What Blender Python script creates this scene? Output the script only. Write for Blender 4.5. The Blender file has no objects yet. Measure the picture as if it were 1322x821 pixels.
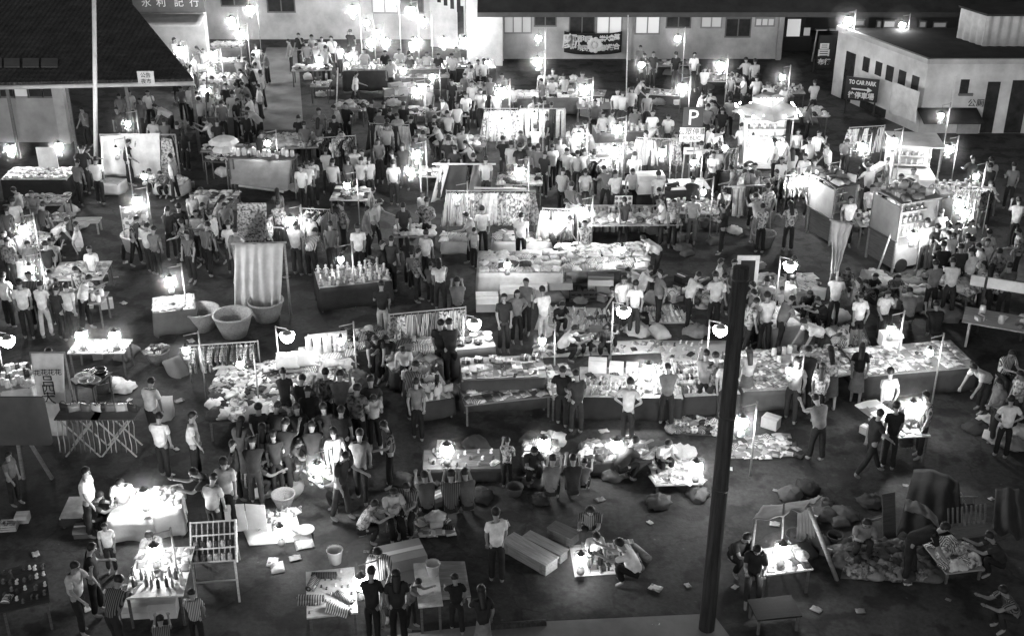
import bpy, math, random
from math import sin, cos, pi, radians, atan, tan, sqrt, hypot
from mathutils import Vector, Matrix, noise
random.seed(7)
R = random.Random(11)
SC = bpy.context.scene
COL = SC.collection
# ------------------------------------------------------------------ camera geometry (photo 1322 x 821)
H = 15.5; F = 1583.0; PITCH = radians(26.4); CX, CY = 661.0, 410.5
def ray(px, py):
    u = (px - CX) / F; v = (py - CY) / F
    return Vector((u, cos(PITCH) - v * sin(PITCH), -sin(PITCH) - v * cos(PITCH)))
EYE = Vector((0, 0, H))
def g(px, py, z=0.0):                      # point at height z seen at a photo position
    d = ray(px, py); t = (z - H) / d.z
    return EYE + d * t
def gy(px, py, Y):                         # point in the vertical plane y = Y
    d = ray(px, py); return EYE + d * (Y / d.y)
def gplane(px, py, P, N):
    d = ray(px, py); t = (P - EYE).dot(N) / d.dot(N); return EYE + d * t
# ------------------------------------------------------------------ materials
MATS = {}
def newmat(name):
    m = bpy.data.materials.new(name); m.use_nodes = True
    MATS[name] = m
    nt = m.node_tree; b = nt.nodes['Principled BSDF']
    return m, nt, b
def nn(nt, t, **k):
    n = nt.nodes.new(t)
    for a, v in k.items():
        if a in n.inputs: n.inputs[a].default_value = v
        else: setattr(n, a, v)
    return n
def grey(v): return (v, v, v, 1)
def noise_mat(name, lo, hi, scale=3.0, rough=0.85, detail=6, bump=0.0, bscale=None, stretch=None, use_obj=False, metallic=0.0, coords='Object', spec=0.3):
    """base colour varies between lo and hi (or lo..hi times the object colour)"""
    m, nt, b = newmat(name)
    tc = nn(nt, 'ShaderNodeTexCoord'); mp = nn(nt, 'ShaderNodeMapping')
    nt.links.new(tc.outputs[coords], mp.inputs['Vector'])
    if stretch: mp.inputs['Scale'].default_value = stretch
    nz = nn(nt, 'ShaderNodeTexNoise', Scale=scale, Detail=detail, Roughness=0.65)
    nt.links.new(mp.outputs[0], nz.inputs['Vector'])
    mr = nn(nt, 'ShaderNodeMapRange'); mr.inputs['From Min'].default_value = 0.3; mr.inputs['From Max'].default_value = 0.7
    mr.inputs['To Min'].default_value = lo; mr.inputs['To Max'].default_value = hi
    nt.links.new(nz.outputs['Fac'], mr.inputs['Value'])
    if use_obj:
        oi = nn(nt, 'ShaderNodeObjectInfo')
        mu = nn(nt, 'ShaderNodeVectorMath', operation='SCALE')
        nt.links.new(oi.outputs['Color'], mu.inputs[0]); nt.links.new(mr.outputs[0], mu.inputs['Scale'])
        nt.links.new(mu.outputs[0], b.inputs['Base Color'])
    else:
        nt.links.new(mr.outputs[0], b.inputs['Base Color'])
    b.inputs['Roughness'].default_value = rough; b.inputs['Metallic'].default_value = metallic
    b.inputs['Specular IOR Level'].default_value = spec
    if bump:
        n2 = nn(nt, 'ShaderNodeTexNoise', Scale=bscale or scale * 4, Detail=4)
        nt.links.new(mp.outputs[0], n2.inputs['Vector'])
        bp = nn(nt, 'ShaderNodeBump', Strength=bump, Distance=0.02)
        nt.links.new(n2.outputs['Fac'], bp.inputs['Height']); nt.links.new(bp.outputs[0], b.inputs['Normal'])
    return m
def pattern_mat(name, kind, scale, rough=0.8, dark=0.15, spec=0.3):
    """object colour broken by a printed pattern"""
    m, nt, b = newmat(name)
    tc = nn(nt, 'ShaderNodeTexCoord'); oi = nn(nt, 'ShaderNodeObjectInfo')
    add = nn(nt, 'ShaderNodeVectorMath', operation='ADD')
    sc = nn(nt, 'ShaderNodeMath', operation='MULTIPLY'); sc.inputs[1].default_value = 13.0
    nt.links.new(oi.outputs['Random'], sc.inputs[0])
    nt.links.new(tc.outputs['Object'], add.inputs[0]); nt.links.new(sc.outputs[0], add.inputs[1])
    if kind == 'blocks':
        t = nn(nt, 'ShaderNodeTexVoronoi', Scale=scale); t.distance = 'CHEBYCHEV'
        nt.links.new(add.outputs[0], t.inputs['Vector'])
        sep = nn(nt, 'ShaderNodeSeparateColor'); nt.links.new(t.outputs['Color'], sep.inputs[0]); fac = sep.outputs[0]
    elif kind == 'stripes':
        t = nn(nt, 'ShaderNodeTexWave', Scale=scale, Distortion=0.4); t.bands_direction = 'X'
        nt.links.new(tc.outputs['Object'], t.inputs['Vector']); fac = t.outputs['Fac']
    else:
        t = nn(nt, 'ShaderNodeTexNoise', Scale=scale, Detail=3); nt.links.new(add.outputs[0], t.inputs['Vector']); fac = t.outputs['Fac']
    mr = nn(nt, 'ShaderNodeMapRange'); mr.inputs['From Min'].default_value = 0.35; mr.inputs['From Max'].default_value = 0.6
    mr.inputs['To Min'].default_value = dark; mr.inputs['To Max'].default_value = 1.0
    nt.links.new(fac, mr.inputs['Value'])
    mu = nn(nt, 'ShaderNodeVectorMath', operation='SCALE')
    nt.links.new(oi.outputs['Color'], mu.inputs[0]); nt.links.new(mr.outputs[0], mu.inputs['Scale'])
    nt.links.new(mu.outputs[0], b.inputs['Base Color']); b.inputs['Roughness'].default_value = rough
    b.inputs['Specular IOR Level'].default_value = spec
    return m
noise_mat('cloth', 0.6, 1.12, 5.0, 0.9, bump=0.5, bscale=11, use_obj=True, spec=0.15)
pattern_mat('cloth_print', 'noise', 13.0, 0.9, 0.12, spec=0.15)
pattern_mat('cloth_stripe', 'stripes', 8.0, 0.9, 0.15, spec=0.15)
pattern_mat('print', 'blocks', 9.0, 0.45, 0.3)
noise_mat('gloss', 0.85, 1.05, 6.0, 0.25, use_obj=True, spec=0.5)
noise_mat('paint', 0.7, 1.05, 2.2, 0.6, use_obj=True)
for _n, _v in (('white', .8), ('pale', .5), ('grey', .18), ('dark', .03), ('trousers', .035)): noise_mat('crowd_' + _n, _v * .7, _v * 1.1, 2.0, .9, spec=.15)
noise_mat('skin', 0.20, 0.30, 7.0, 0.6)
noise_mat('hair', 0.010, 0.022, 30.0, 0.5)
noise_mat('eye', 0.01, 0.015, 5.0, 0.3)
noise_mat('wood', 0.6, 1.15, 3.0, 0.8, stretch=(1, 9, 9), bump=0.3, use_obj=True)
noise_mat('post_wood', 0.018, 0.07, 1.2, 0.9, stretch=(11, 11, .6), bump=0.9)
noise_mat('wicker', 0.55, 1.25, 30.0, 0.85, stretch=(1, 1, 3), bump=1.0, bscale=40, use_obj=True)
noise_mat('metal', 0.25, 0.4, 4.0, 0.4, metallic=0.7)
noise_mat('darkmetal', 0.03, 0.06, 4.0, 0.5, metallic=0.3)
noise_mat('plaster', 0.45, 1.0, 0.55, 0.9, detail=12, bump=0.2, bscale=12, use_obj=True, coords='Object')
noise_mat('bitumen', 0.02, 0.045, 1.3, 0.95, detail=8, bump=0.3, bscale=9)
noise_mat('canvas', 0.75, 1.1, 2.5, 0.95, bump=0.5, bscale=5, use_obj=True, spec=0.1)
noise_mat('glass_dark', 0.02, 0.05, 2.0, 0.15, spec=0.6)
noise_mat('white_letter', 0.68, 0.74, 9.0, 0.7)
noise_mat('black_letter', 0.02, 0.03, 9.0, 0.7)
def emit_mat(name, strength, col=1.0):
    m, nt, b = newmat(name)
    b.inputs['Base Color'].default_value = grey(0.6)
    b.inputs['Emission Color'].default_value = grey(col); b.inputs['Emission Strength'].default_value = strength
    return m
LAMP = 340.0
emit_mat('mantle_far', LAMP); emit_mat('mantle_near', LAMP * 0.7); emit_mat('mantle_dim', LAMP * 0.55); emit_mat('mantle_low', LAMP * .16)
emit_mat('bowl_glow', 60.0); emit_mat('tube_glow', 60.0); emit_mat('bulb_glow', 40.0)
emit_mat('window_glow', 0.32); emit_mat('window_dim', 0.10)
# ground: worn asphalt, patched and stained, with scattered grit
def ground_mat():
    m, nt, b = newmat('asphalt')
    tc = nn(nt, 'ShaderNodeTexCoord')
    n1 = nn(nt, 'ShaderNodeTexNoise', Scale=0.22, Detail=7, Roughness=0.7); n2 = nn(nt, 'ShaderNodeTexNoise', Scale=9.0, Detail=5, Roughness=0.7)
    n3 = nn(nt, 'ShaderNodeTexVoronoi', Scale=2.1)
    for n in (n1, n2, n3): nt.links.new(tc.outputs['Object'], n.inputs['Vector'])
    m1 = nn(nt, 'ShaderNodeMapRange'); m1.inputs['From Min'].default_value = .3; m1.inputs['From Max'].default_value = .7
    m1.inputs['To Min'].default_value = .022; m1.inputs['To Max'].default_value = .075
    nt.links.new(n1.outputs['Fac'], m1.inputs['Value'])
    m2 = nn(nt, 'ShaderNodeMapRange'); m2.inputs['From Min'].default_value = .3; m2.inputs['From Max'].default_value = .75
    m2.inputs['To Min'].default_value = .65; m2.inputs['To Max'].default_value = 1.35
    nt.links.new(n2.outputs['Fac'], m2.inputs['Value'])
    m3 = nn(nt, 'ShaderNodeMapRange'); m3.inputs['From Min'].default_value = .03; m3.inputs['From Max'].default_value = .07
    m3.inputs['To Min'].default_value = 2.2; m3.inputs['To Max'].default_value = 1.0
    nt.links.new(n3.outputs['Distance'], m3.inputs['Value'])
    a = nn(nt, 'ShaderNodeMath', operation='MULTIPLY'); c = nn(nt, 'ShaderNodeMath', operation='MULTIPLY')
    nt.links.new(m1.outputs[0], a.inputs[0]); nt.links.new(m2.outputs[0], a.inputs[1])
    nt.links.new(a.outputs[0], c.inputs[0]); nt.links.new(m3.outputs[0], c.inputs[1])
    nt.links.new(c.outputs[0], b.inputs['Base Color']); b.inputs['Roughness'].default_value = .8; b.inputs['Specular IOR Level'].default_value = .3
    n4 = nn(nt, 'ShaderNodeTexVoronoi', Scale=.33); n4.feature = 'DISTANCE_TO_EDGE'; n5 = nn(nt, 'ShaderNodeTexNoise', Scale=1.4, Detail=6); ad = nn(nt, 'ShaderNodeVectorMath', operation='ADD')
    nt.links.new(tc.outputs['Object'], n5.inputs['Vector']); nt.links.new(tc.outputs['Object'], ad.inputs[0]); nt.links.new(n5.outputs['Color'], ad.inputs[1]); nt.links.new(ad.outputs[0], n4.inputs['Vector'])
    m4 = nn(nt, 'ShaderNodeMapRange'); m4.inputs['From Min'].default_value = .004; m4.inputs['From Max'].default_value = .012; m4.inputs['To Min'].default_value = .7; m4.inputs['To Max'].default_value = 1
    nt.links.new(n4.outputs['Distance'], m4.inputs['Value']); m5 = nn(nt, 'ShaderNodeMapRange'); m5.inputs['From Min'].default_value = .42; m5.inputs['From Max'].default_value = .5; m5.inputs['To Min'].default_value = .45; m5.inputs['To Max'].default_value = 1
    nt.links.new(n5.outputs['Fac'], m5.inputs['Value']); e = nn(nt, 'ShaderNodeMath', operation='MULTIPLY'); f = nn(nt, 'ShaderNodeMath', operation='MULTIPLY')
    nt.links.new(m4.outputs[0], e.inputs[0]); nt.links.new(m5.outputs[0], e.inputs[1]); nt.links.new(e.outputs[0], f.inputs[0]); nt.links.new(c.outputs[0], f.inputs[1]); nt.links.new(f.outputs[0], b.inputs['Base Color'])
    bp = nn(nt, 'ShaderNodeBump', Strength=.5, Distance=.02); nt.links.new(n2.outputs['Fac'], bp.inputs['Height']); nt.links.new(bp.outputs[0], b.inputs['Normal'])
ground_mat()
noise_mat('concrete', 0.13, 0.26, 0.8, 0.9, detail=9, bump=0.2)
def tile_mat():
    m, nt, b = newmat('roof_tile')
    tc = nn(nt, 'ShaderNodeTexCoord'); w = nn(nt, 'ShaderNodeTexWave', Scale=1.5, Distortion=0.3); w.bands_direction = 'X'
    w2 = nn(nt, 'ShaderNodeTexWave', Scale=0.9, Distortion=0.5); w2.bands_direction = 'Y'
    n = nn(nt, 'ShaderNodeTexNoise', Scale=1.7, Detail=8)
    for k in (w, w2, n): nt.links.new(tc.outputs['Object'], k.inputs['Vector'])
    m1 = nn(nt, 'ShaderNodeMapRange'); m1.inputs['From Min'].default_value = .3; m1.inputs['From Max'].default_value = .7
    m1.inputs['To Min'].default_value = .012; m1.inputs['To Max'].default_value = .05
    nt.links.new(n.outputs['Fac'], m1.inputs['Value']); nt.links.new(m1.outputs[0], b.inputs['Base Color'])
    ad = nn(nt, 'ShaderNodeMath', operation='ADD'); nt.links.new(w.outputs['Fac'], ad.inputs[0]); nt.links.new(w2.outputs['Fac'], ad.inputs[1])
    bp = nn(nt, 'ShaderNodeBump', Strength=.9, Distance=.08); nt.links.new(ad.outputs[0], bp.inputs['Height']); nt.links.new(bp.outputs[0], b.inputs['Normal'])
    b.inputs['Roughness'].default_value = .9
tile_mat()
# ------------------------------------------------------------------ mesh builder
class MB:
    def __init__(s): s.v = []; s.f = []; s.m = []
    def add(s, vs, fs, mi=0):
        o = len(s.v); s.v += [tuple(p) for p in vs]
        s.f += [tuple(i + o for i in f) for f in fs]; s.m += [mi] * len(fs); return s
    def box(s, c, size, rot=None, mi=0, taper=1.0):
        hx, hy, hz = size[0] / 2, size[1] / 2, size[2] / 2
        vs = []
        for z in (-1, 1):
            k = taper if z > 0 else 1.0
            for x, y in ((-1, -1), (1, -1), (1, 1), (-1, 1)): vs.append(Vector((x * hx * k, y * hy * k, z * hz)))
        if rot is not None: vs = [rot @ p for p in vs]
        c = Vector(c); vs = [p + c for p in vs]
        return s.add(vs, [(3, 2, 1, 0), (4, 5, 6, 7), (0, 1, 5, 4), (1, 2, 6, 5), (2, 3, 7, 6), (3, 0, 4, 7)], mi)
    def tube(s, a, b, r0, r1=None, n=8, mi=0):
        a, b = Vector(a), Vector(b); r1 = r0 if r1 is None else r1
        d = (b - a).normalized(); x = d.orthogonal().normalized(); y = d.cross(x)
        vs = []
        for p, r in ((a, r0), (b, r1)):
            for i in range(n): t = 2 * pi * i / n; vs.append(p + x * (r * cos(t)) + y * (r * sin(t)))
        fs = [(i, (i + 1) % n, n + (i + 1) % n, n + i) for i in range(n)] + [tuple(range(n - 1, -1, -1)), tuple(range(n, 2 * n))]
        return s.add(vs, fs, mi)
    def lathe(s, prof, n=16, c=(0, 0, 0), mi=0, wob=0.0, seed=0):
        c = Vector(c); vs = []; fs = []
        for k, (r, z) in enumerate(prof):
            for i in range(n):
                t = 2 * pi * i / n; rr = r * (1 + (wob * noise.noise(Vector((cos(t) * 2, sin(t) * 2, k * .3 + seed))) if wob else 0))
                vs.append(c + Vector((rr * cos(t), rr * sin(t), z)))
        for k in range(len(prof) - 1):
            for i in range(n): fs.append((k * n + i, k * n + (i + 1) % n, (k + 1) * n + (i + 1) % n, (k + 1) * n + i))
        if prof[0][0] > .002: fs.append(tuple(range(n - 1, -1, -1)))
        if prof[-1][0] > .002: fs.append(tuple((len(prof) - 1) * n + i for i in range(n)))
        return s.add(vs, fs, mi)
    def ball(s, c, r, n=8, k=6, mi=0, sc=(1, 1, 1)):
        c = Vector(c)
        prof = [(sin(pi * i / k) * r, -cos(pi * i / k) * r) for i in range(k + 1)]
        vs = []; fs = []
        for (rr, z) in prof:
            for i in range(n): t = 2 * pi * i / n; vs.append(c + Vector((rr * cos(t) * sc[0], rr * sin(t) * sc[1], z * sc[2])))
        for q in range(k):
            for i in range(n): fs.append((q * n + i, q * n + (i + 1) % n, (q + 1) * n + (i + 1) % n, (q + 1) * n + i))
        return s.add(vs, fs, mi)
    def sheet(s, fn, nu, nv, th=0.012, mi=0):
        """a thick sheet: fn(u, v) -> point; th along the local normal"""
        P = [[Vector(fn(i / nu, j / nv)) for j in range(nv + 1)] for i in range(nu + 1)]
        top = []; bot = []
        for i in range(nu + 1):
            for j in range(nv + 1):
                a = P[min(i + 1, nu)][j] - P[max(i - 1, 0)][j]; b = P[i][min(j + 1, nv)] - P[i][max(j - 1, 0)]
                n = a.cross(b); n = n.normalized() if n.length > 1e-9 else Vector((0, 0, 1))
                top.append(P[i][j] + n * th / 2); bot.append(P[i][j] - n * th / 2)
        N = (nu + 1) * (nv + 1); w = nv + 1; fs = []
        for i in range(nu):
            for j in range(nv):
                a, b, c, d = i * w + j, (i + 1) * w + j, (i + 1) * w + j + 1, i * w + j + 1
                fs.append((a, b, c, d)); fs.append((N + d, N + c, N + b, N + a))
        for i in range(nu):
            fs.append((i * w, N + i * w, N + (i + 1) * w, (i + 1) * w)); a, b = i * w + nv, (i + 1) * w + nv
            fs.append((b, N + b, N + a, a))
        for j in range(nv):
            fs.append((j + 1, N + j + 1, N + j, j)); a = nu * w + j; fs.append((a, N + a, N + a + 1, a + 1))
        return s.add(top + bot, fs, mi)
    def poly(s, pts, z0, z1, mi=0):
        n = len(pts); vs = [(x, y, z0) for x, y in pts] + [(x, y, z1) for x, y in pts]
        fs = [tuple(range(n - 1, -1, -1)), tuple(range(n, 2 * n))] + [(i, (i + 1) % n, n + (i + 1) % n, n + i) for i in range(n)]
        return s.add(vs, fs, mi)
    def mesh(s, name, mats, smooth=False):
        me = bpy.data.meshes.new(name); me.from_pydata(s.v, [], s.f)
        for m in (mats if isinstance(mats, (list, tuple)) else [mats]): me.materials.append(MATS[m])
        if any(s.m): me.polygons.foreach_set('material_index', s.m)
        if smooth: me.polygons.foreach_set('use_smooth', [True] * len(s.f))
        me.update(); return me
    def build(s, name, mats, parent=None, smooth=False, col=None, M=None):
        return link(name, s.mesh(name, mats, smooth), parent, col, M)
def link(name, me, parent=None, col=None, M=None):
    o = bpy.data.objects.new(name, me); COL.objects.link(o)
    if parent is not None: o.parent = parent
    if col is not None: o.color = grey(col)
    if M is not None: o.matrix_local = M
    return o
LABELS = {}
def tag(o, label=None, cat=None, group=None, kind=None):
    if label: o['label'] = label
    if cat: o['category'] = cat
    if group: o['group'] = group
    if kind: o['kind'] = kind
    return o
def thing(name, label, cat, loc=(0, 0, 0), rz=0.0, group=None):
    o = bpy.data.objects.new(name, None); COL.objects.link(o); o.location = loc; o.rotation_euler = (0, 0, rz)
    o.empty_display_size = .1
    return tag(o, label, cat, group)
def copy_tree(o, parent=None):
    c = o.copy(); COL.objects.link(c)
    if parent is not None: c.parent = parent
    for ch in list(o.children): copy_tree(ch, c)
    return c
ORD = ('first second third fourth fifth sixth seventh eighth ninth tenth eleventh twelfth thirteenth fourteenth fifteenth sixteenth '
       'seventeenth eighteenth nineteenth twentieth').split() + ['twenty-' + w for w in 'first second third fourth fifth sixth seventh eighth ninth'.split()] + ['thirtieth']
def ordw(i): return ORD[i] if i < len(ORD) else 'last'
def shade_word(v): return 'white' if v > .6 else 'pale' if v > .36 else 'grey' if v > .15 else 'dark'
HAZE = 0; SKY = 0.07; MOON = 0.02; EXPO = 0.35; ANISO = 0.85; HALO_DENS = 0.06; DENOISE = True
# ------------------------------------------------------------------ people
def skinned(chains, sub=1):
    """chains: list of (points, radii, edges); grown into one surface each by Skin + Subdivision; returns verts, faces"""
    vs = []; es = []; rs = []; roots = []
    for pts, rad, ed in chains:
        o = len(vs); vs += [tuple(p) for p in pts]; rs += rad; es += [(a + o, b + o) for a, b in ed]; roots.append(o)
    me = bpy.data.meshes.new('tmp'); me.from_pydata(vs, es, []); ob = bpy.data.objects.new('tmp', me); COL.objects.link(ob)
    sk = ob.modifiers.new('s', 'SKIN'); sk.use_smooth_shade = True
    for i, r in enumerate(rs):
        d = me.skin_vertices[0].data[i]; d.radius = (r, r) if not isinstance(r, tuple) else r; d.use_root = i in roots
    if sub: ss = ob.modifiers.new('u', 'SUBSURF'); ss.levels = sub; ss.render_levels = sub
    dg = bpy.context.evaluated_depsgraph_get(); dg.update()
    ev = bpy.data.meshes.new_from_object(ob.evaluated_get(dg))
    V = [v.co.copy() for v in ev.vertices]; P = [tuple(p.vertices) for p in ev.polygons]
    bpy.data.objects.remove(ob); bpy.data.meshes.remove(me); bpy.data.meshes.remove(ev)
    return V, P
def d3(a, side=0.0):                # direction: straight down turned forward (-y) by a, outward by side
    return Vector((sin(side), -sin(a) * cos(side), -cos(a) * cos(side)))
# lean, head pitch, (hip L, knee L), (hip R, knee R), arms: (forward, out, elbow) L and R, foot spread
POSE = dict(
    s=(2, 8, (3, 2), (-3, 3), (2, 8, 12), (6, 9, 16), .0),
    h=(2, 10, (6, 4), (-2, 2), (-25, 38, 105), (-25, 38, 105), .03),
    l=(16, 28, (8, 6), (-4, 4), (38, 4, 70), (48, 6, 58), .02),
    w=(5, 6, (26, 6), (-20, 18), (-22, 8, 12), (24, 8, 22), .0),
    n=(55, 2, (16, 12), (4, 6), (-34, 6, 14), (-22, 6, 10), .04),
    q=(28, 12, (118, 138), (108, 134), (42, 2, 50), (36, 4, 60), .05),
    i=(14, 20, (84, 86), (88, 92), (30, 6, 66), (40, 6, 56), .04),
    x=(1, 8, (4, 4), (-2, 2), (28, 2, 108), (30, 2, 104), .01),
    r=(20, 16, (10, 8), (-8, 4), (38, 2, 34), (8, 10, 26), .02))
POSE['1'] = (3, 20, (10, 14), (-4, 0), (14, 12, 72), (-4, 10, 22), .0)
POSE['2'] = (-1, 4, (4, 2), (-5, 4), (-26, 12, 34), (-24, 12, 38), .02)
POSE['3'] = (5, 14, (-6, 3), (12, 16), (44, 8, 118), (6, 12, 40), .0)
POSE['4'] = (9, 24, (12, 10), (-10, 6), (30, 14, 40), (-8, 14, 18), .01)
POSE['5'] = (36, 14, (20, 16), (-2, 6), (10, 6, 46), (26, 4, 30), .03)
POSE['6'] = (6, 4, (-22, 20), (24, 8), (26, 8, 40), (-18, 8, 14), .0)
def joints(p):
    lean, hp, lL, lR, aL, aR, sp = POSE[p]
    J = {}; legs = []
    for sgn, (hf, kn) in ((1, lL), (-1, lR)):
        hf, kn = radians(hf), radians(kn)
        hip = Vector((sgn * .085, 0, -.04)); k = hip + d3(hf, sgn * (.03 + sp)) * .42; a = k + d3(hf - kn, sgn * .01) * .41
        legs.append((hip, k, a))
    zmin = min(l[2].z for l in legs); off = Vector((0, 0, .075 - zmin))
    if p in 'q': off.z = .075 - min(l[2].z for l in legs)
    # stance: bring the middle of the feet under the body
    my = sum(l[2].y for l in legs) / 2; off.y = -my if p not in 'i' else 0
    J['pel'] = off.copy(); J['legs'] = [tuple(q + off for q in l) for l in legs]
    a = radians(lean); up = Vector((0, -sin(a), cos(a))); J['up'] = up; pel = J['pel']
    J['sp'] = pel + up * .17; J['ch'] = pel + up * .36; J['nb'] = pel + up * .50
    ha = radians(lean * .55 + hp); hu = Vector((0, -sin(ha), cos(ha))); hf = Vector((0, -cos(ha), -sin(ha)))
    J['hu'] = hu; J['hf'] = hf; J['nk'] = J['nb'] + (up + hu) * .03
    J['h0'] = J['nk'] + hu * .055 + hf * .012; J['h1'] = J['h0'] + hu * .075 + hf * .006; J['h2'] = J['h1'] + hu * .075 - hf * .008
    arms = []
    for sgn, (fw, out, el) in ((1, aL), (-1, aR)):
        b = radians(fw) + a * .85; o = sgn * radians(out)
        sh = pel + up * .455 + Vector((sgn * .165, 0, 0)); e = sh + d3(b, o) * .27
        if p == 'h': f = Vector((-sgn * .62, -.25, -.55)).normalized()
        elif p == 'x': f = Vector((-sgn * .85, -.35, .12)).normalized()
        else: f = d3(b + radians(el), -sgn * .12)
        w = e + f * .235; hd = w + f * .075
        arms.append((sh, e, w, hd, f))
    J['arms'] = arms; return J
def body_mesh(p):
    J = joints(p); V = []; Rr = []; E = []
    def ad(pt, r, par=None):
        V.append(pt); Rr.append(r)
        if par is not None: E.append((par, len(V) - 1))
        return len(V) - 1
    pel = ad(J['pel'], .10); sp = ad(J['sp'], .088, pel); ch = ad(J['ch'], .095, sp); nb = ad(J['nb'], .05, ch); nk = ad(J['nk'], .05, nb)
    h0 = ad(J['h0'], .072, nk); h1 = ad(J['h1'], .092, h0); h2 = ad(J['h2'], .066, h1)
    ex = []
    for sgn, (sh, e, w, hd, f) in zip((1, -1), J['arms']):
        a = ad(sh, .046, ch); b = ad(e, .04, a); c = ad(w, .026, b); h = ad(hd, (.036), c)
        side = Vector((0, 0, 1)).cross(f); side = side.normalized() if side.length > .1 else Vector((1, 0, 0))
        nrm = f.cross(side).normalized()
        for k, (o, L) in enumerate(((-.030, .062), (-.010, .075), (.010, .070), (.030, .055))):
            b0 = hd + side * o * .8 - f * .01; ex.append(([b0, b0 + f * L * .55 + side * o * .3 + f * .02, b0 + f * (L + .02) + side * o * .4 - nrm * .02], [.010, .009, .008], [(0, 1), (1, 2)]))
        t0 = w + f * .03; ex.append(([t0, t0 + f * .035 + side * sgn * .035, t0 + f * .07 + side * sgn * .045], [.011, .010, .008], [(0, 1), (1, 2)]))
    for sgn, (hip, k, a) in zip((1, -1), J['legs']):
        i = ad(hip, .085, pel); kk = ad(k, .056, i); an = ad(a, .038, kk); ad(a + Vector((0, -.06, -.035)), .036, an); ad(Vector((a.x, a.y - .145, .032)) if a.z < .2 else a + Vector((0, -.12, -.05)), .03, len(V) - 1)
    vs, fs = skinned([(V, Rr, E)] + ex)
    mb = MB(); mb.add(vs, fs, 0)
    c = J['h1']; hf, hu = J['hf'], J['hu']; rt = hf.cross(hu)
    mb.ball(c + hf * .082 - hu * .012, .017, 6, 4, 0, (1, 1, 1.4))                     # nose
    for s in (-1, 1):
        mb.ball(c + hf * .071 + rt * .03 * s + hu * .012, .011, 6, 4, 1)               # eyes
        mb.ball(c + rt * .075 * s - hu * .005, .02, 6, 4, 0, (.6, 1, 1.5))             # ears
    mb.ball(c + hf * .07 - hu * .05, .016, 6, 4, 1, (1.3, .6, .4))                    # mouth
    return mb.mesh('person', ['skin', 'eye'], True), max(v.z for v in vs), J
def hair_mesh(J, long):
    mb = MB(); c = J['h1']; hf, hu = J['hf'], J['hu']; rt = hf.cross(hu)
    vs = []; fs = []; n = 14; k = 7
    for q in range(k + 1):
        th = (pi * .60) * q / k
        for i in range(n):
            t = 2 * pi * i / n; fr = cos(t)                                   # fr = 1 at the face
            ext = th * (1 - .42 * max(0, fr) ** .7) * (1.18 if fr < -.2 else 1.0)
            r = .094 + .009 * noise.noise(Vector((t * 2, q, long)))
            pt = c + hu * (.016 + r * 1.05 * cos(ext)) + (hf * fr + rt * sin(t)) * (r * sin(ext)) - hf * .008
            vs.append(pt)
    for q in range(k):
        for i in range(n): fs.append((q * n + i, q * n + (i + 1) % n, (q + 1) * n + (i + 1) % n, (q + 1) * n + i))
    mb.add(vs, fs)
    if long:
        up = J['up']; a = c - hf * .05; b = J['nb'] - Vector((0, -1, 0)) * .0 + Vector((0, .075, .0)) - up * .02
        d = J['ch'] + Vector((0, .115, 0))
        def fn(u, v):
            pt = a.lerp(b, min(1, v * 1.6)) if v < .62 else b.lerp(d, (v - .62) / .38)
            w = .085 * (1 - .35 * v); return pt + rt * (u - .5) * 2 * w - hf * .03 * (1 - (2 * u - 1) ** 2)
        mb.sheet(fn, 6, 7, .03)
    return mb.mesh('hair', 'hair', True)
def shirt_mesh(J, mat, seed):
    V = []; Rr = []; E = []
    def ad(pt, r, par=None):
        V.append(pt); Rr.append(r)
        if par is not None: E.append((par, len(V) - 1))
        return len(V) - 1
    a = ad(J['pel'] - J['up'] * .07, .172); b = ad(J['sp'], .15, a); c = ad(J['ch'] + J['up'] * .03, .15, b); ad(J['nb'] + J['up'] * .005, .074, c)
    for (sh, e, w, hd, f) in J['arms']:
        i = ad(sh, .075, c); ad(sh.lerp(e, .72), .067, i)
    vs, fs = skinned([(V, Rr, E)])
    vs = [v + Vector((noise.noise(v * 7 + Vector((seed, 0, 0))), noise.noise(v * 7 + Vector((0, seed, 9))), 0)) * .016 for v in vs]
    mb = MB(); mb.add(vs, fs); return mb.mesh('shirt', mat, True)
def lower_mesh(J, kind, p):
    V = []; Rr = []; E = []
    def ad(pt, r, par=None):
        V.append(pt); Rr.append(r)
        if par is not None: E.append((par, len(V) - 1))
        return len(V) - 1
    if kind == 'k' and p not in 'qi':                            # skirt
        mb = MB(); pel = J['pel']; kn = (J['legs'][0][1] + J['legs'][1][1]) / 2
        def ring(q):
            t = q / 5; c = pel.lerp(Vector((kn.x, kn.y, kn.z - .06)), t) + Vector((0, 0, .08 * (1 - t))); return c, .135 + .085 * t
        vs = []; fs = []; n = 14
        for q in range(6):
            c, r = ring(q)
            for i in range(n): t = 2 * pi * i / n; rr = r * (1 + .07 * q / 5 * cos(5 * t)); vs.append(c + Vector((rr * cos(t), rr * .85 * sin(t), 0)))
        for q in range(5):
            for i in range(n): fs.append((q * n + (i + 1) % n, q * n + i, (q + 1) * n + i, (q + 1) * n + (i + 1) % n))
        mb.add(vs, fs); return mb.mesh('skirt', 'cloth', True)
    a = ad(J['pel'] + J['up'] * .08, .13); b = ad(J['pel'], .142, a)
    for (hip, k, an) in J['legs']:
        i = ad(hip, .1, b)
        if kind == 'h': ad(hip.lerp(k, .75), .088, i)
        else: j = ad(k, .072, i); ad(k.lerp(an, .93), .066, j)
    vs, fs = skinned([(V, Rr, E)])
    vs = [v + Vector((noise.noise(v * 6), noise.noise(v * 6 + Vector((5, 5, 5))), 0)) * .014 for v in vs]
    mb = MB(); mb.add(vs, fs); return mb.mesh({'h': 'shorts'}.get(kind, 'trousers'), 'cloth', True)
CACHE = {}
def cached(key, fn):
    if key not in CACHE: CACHE[key] = fn()
    return CACHE[key]
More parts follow.
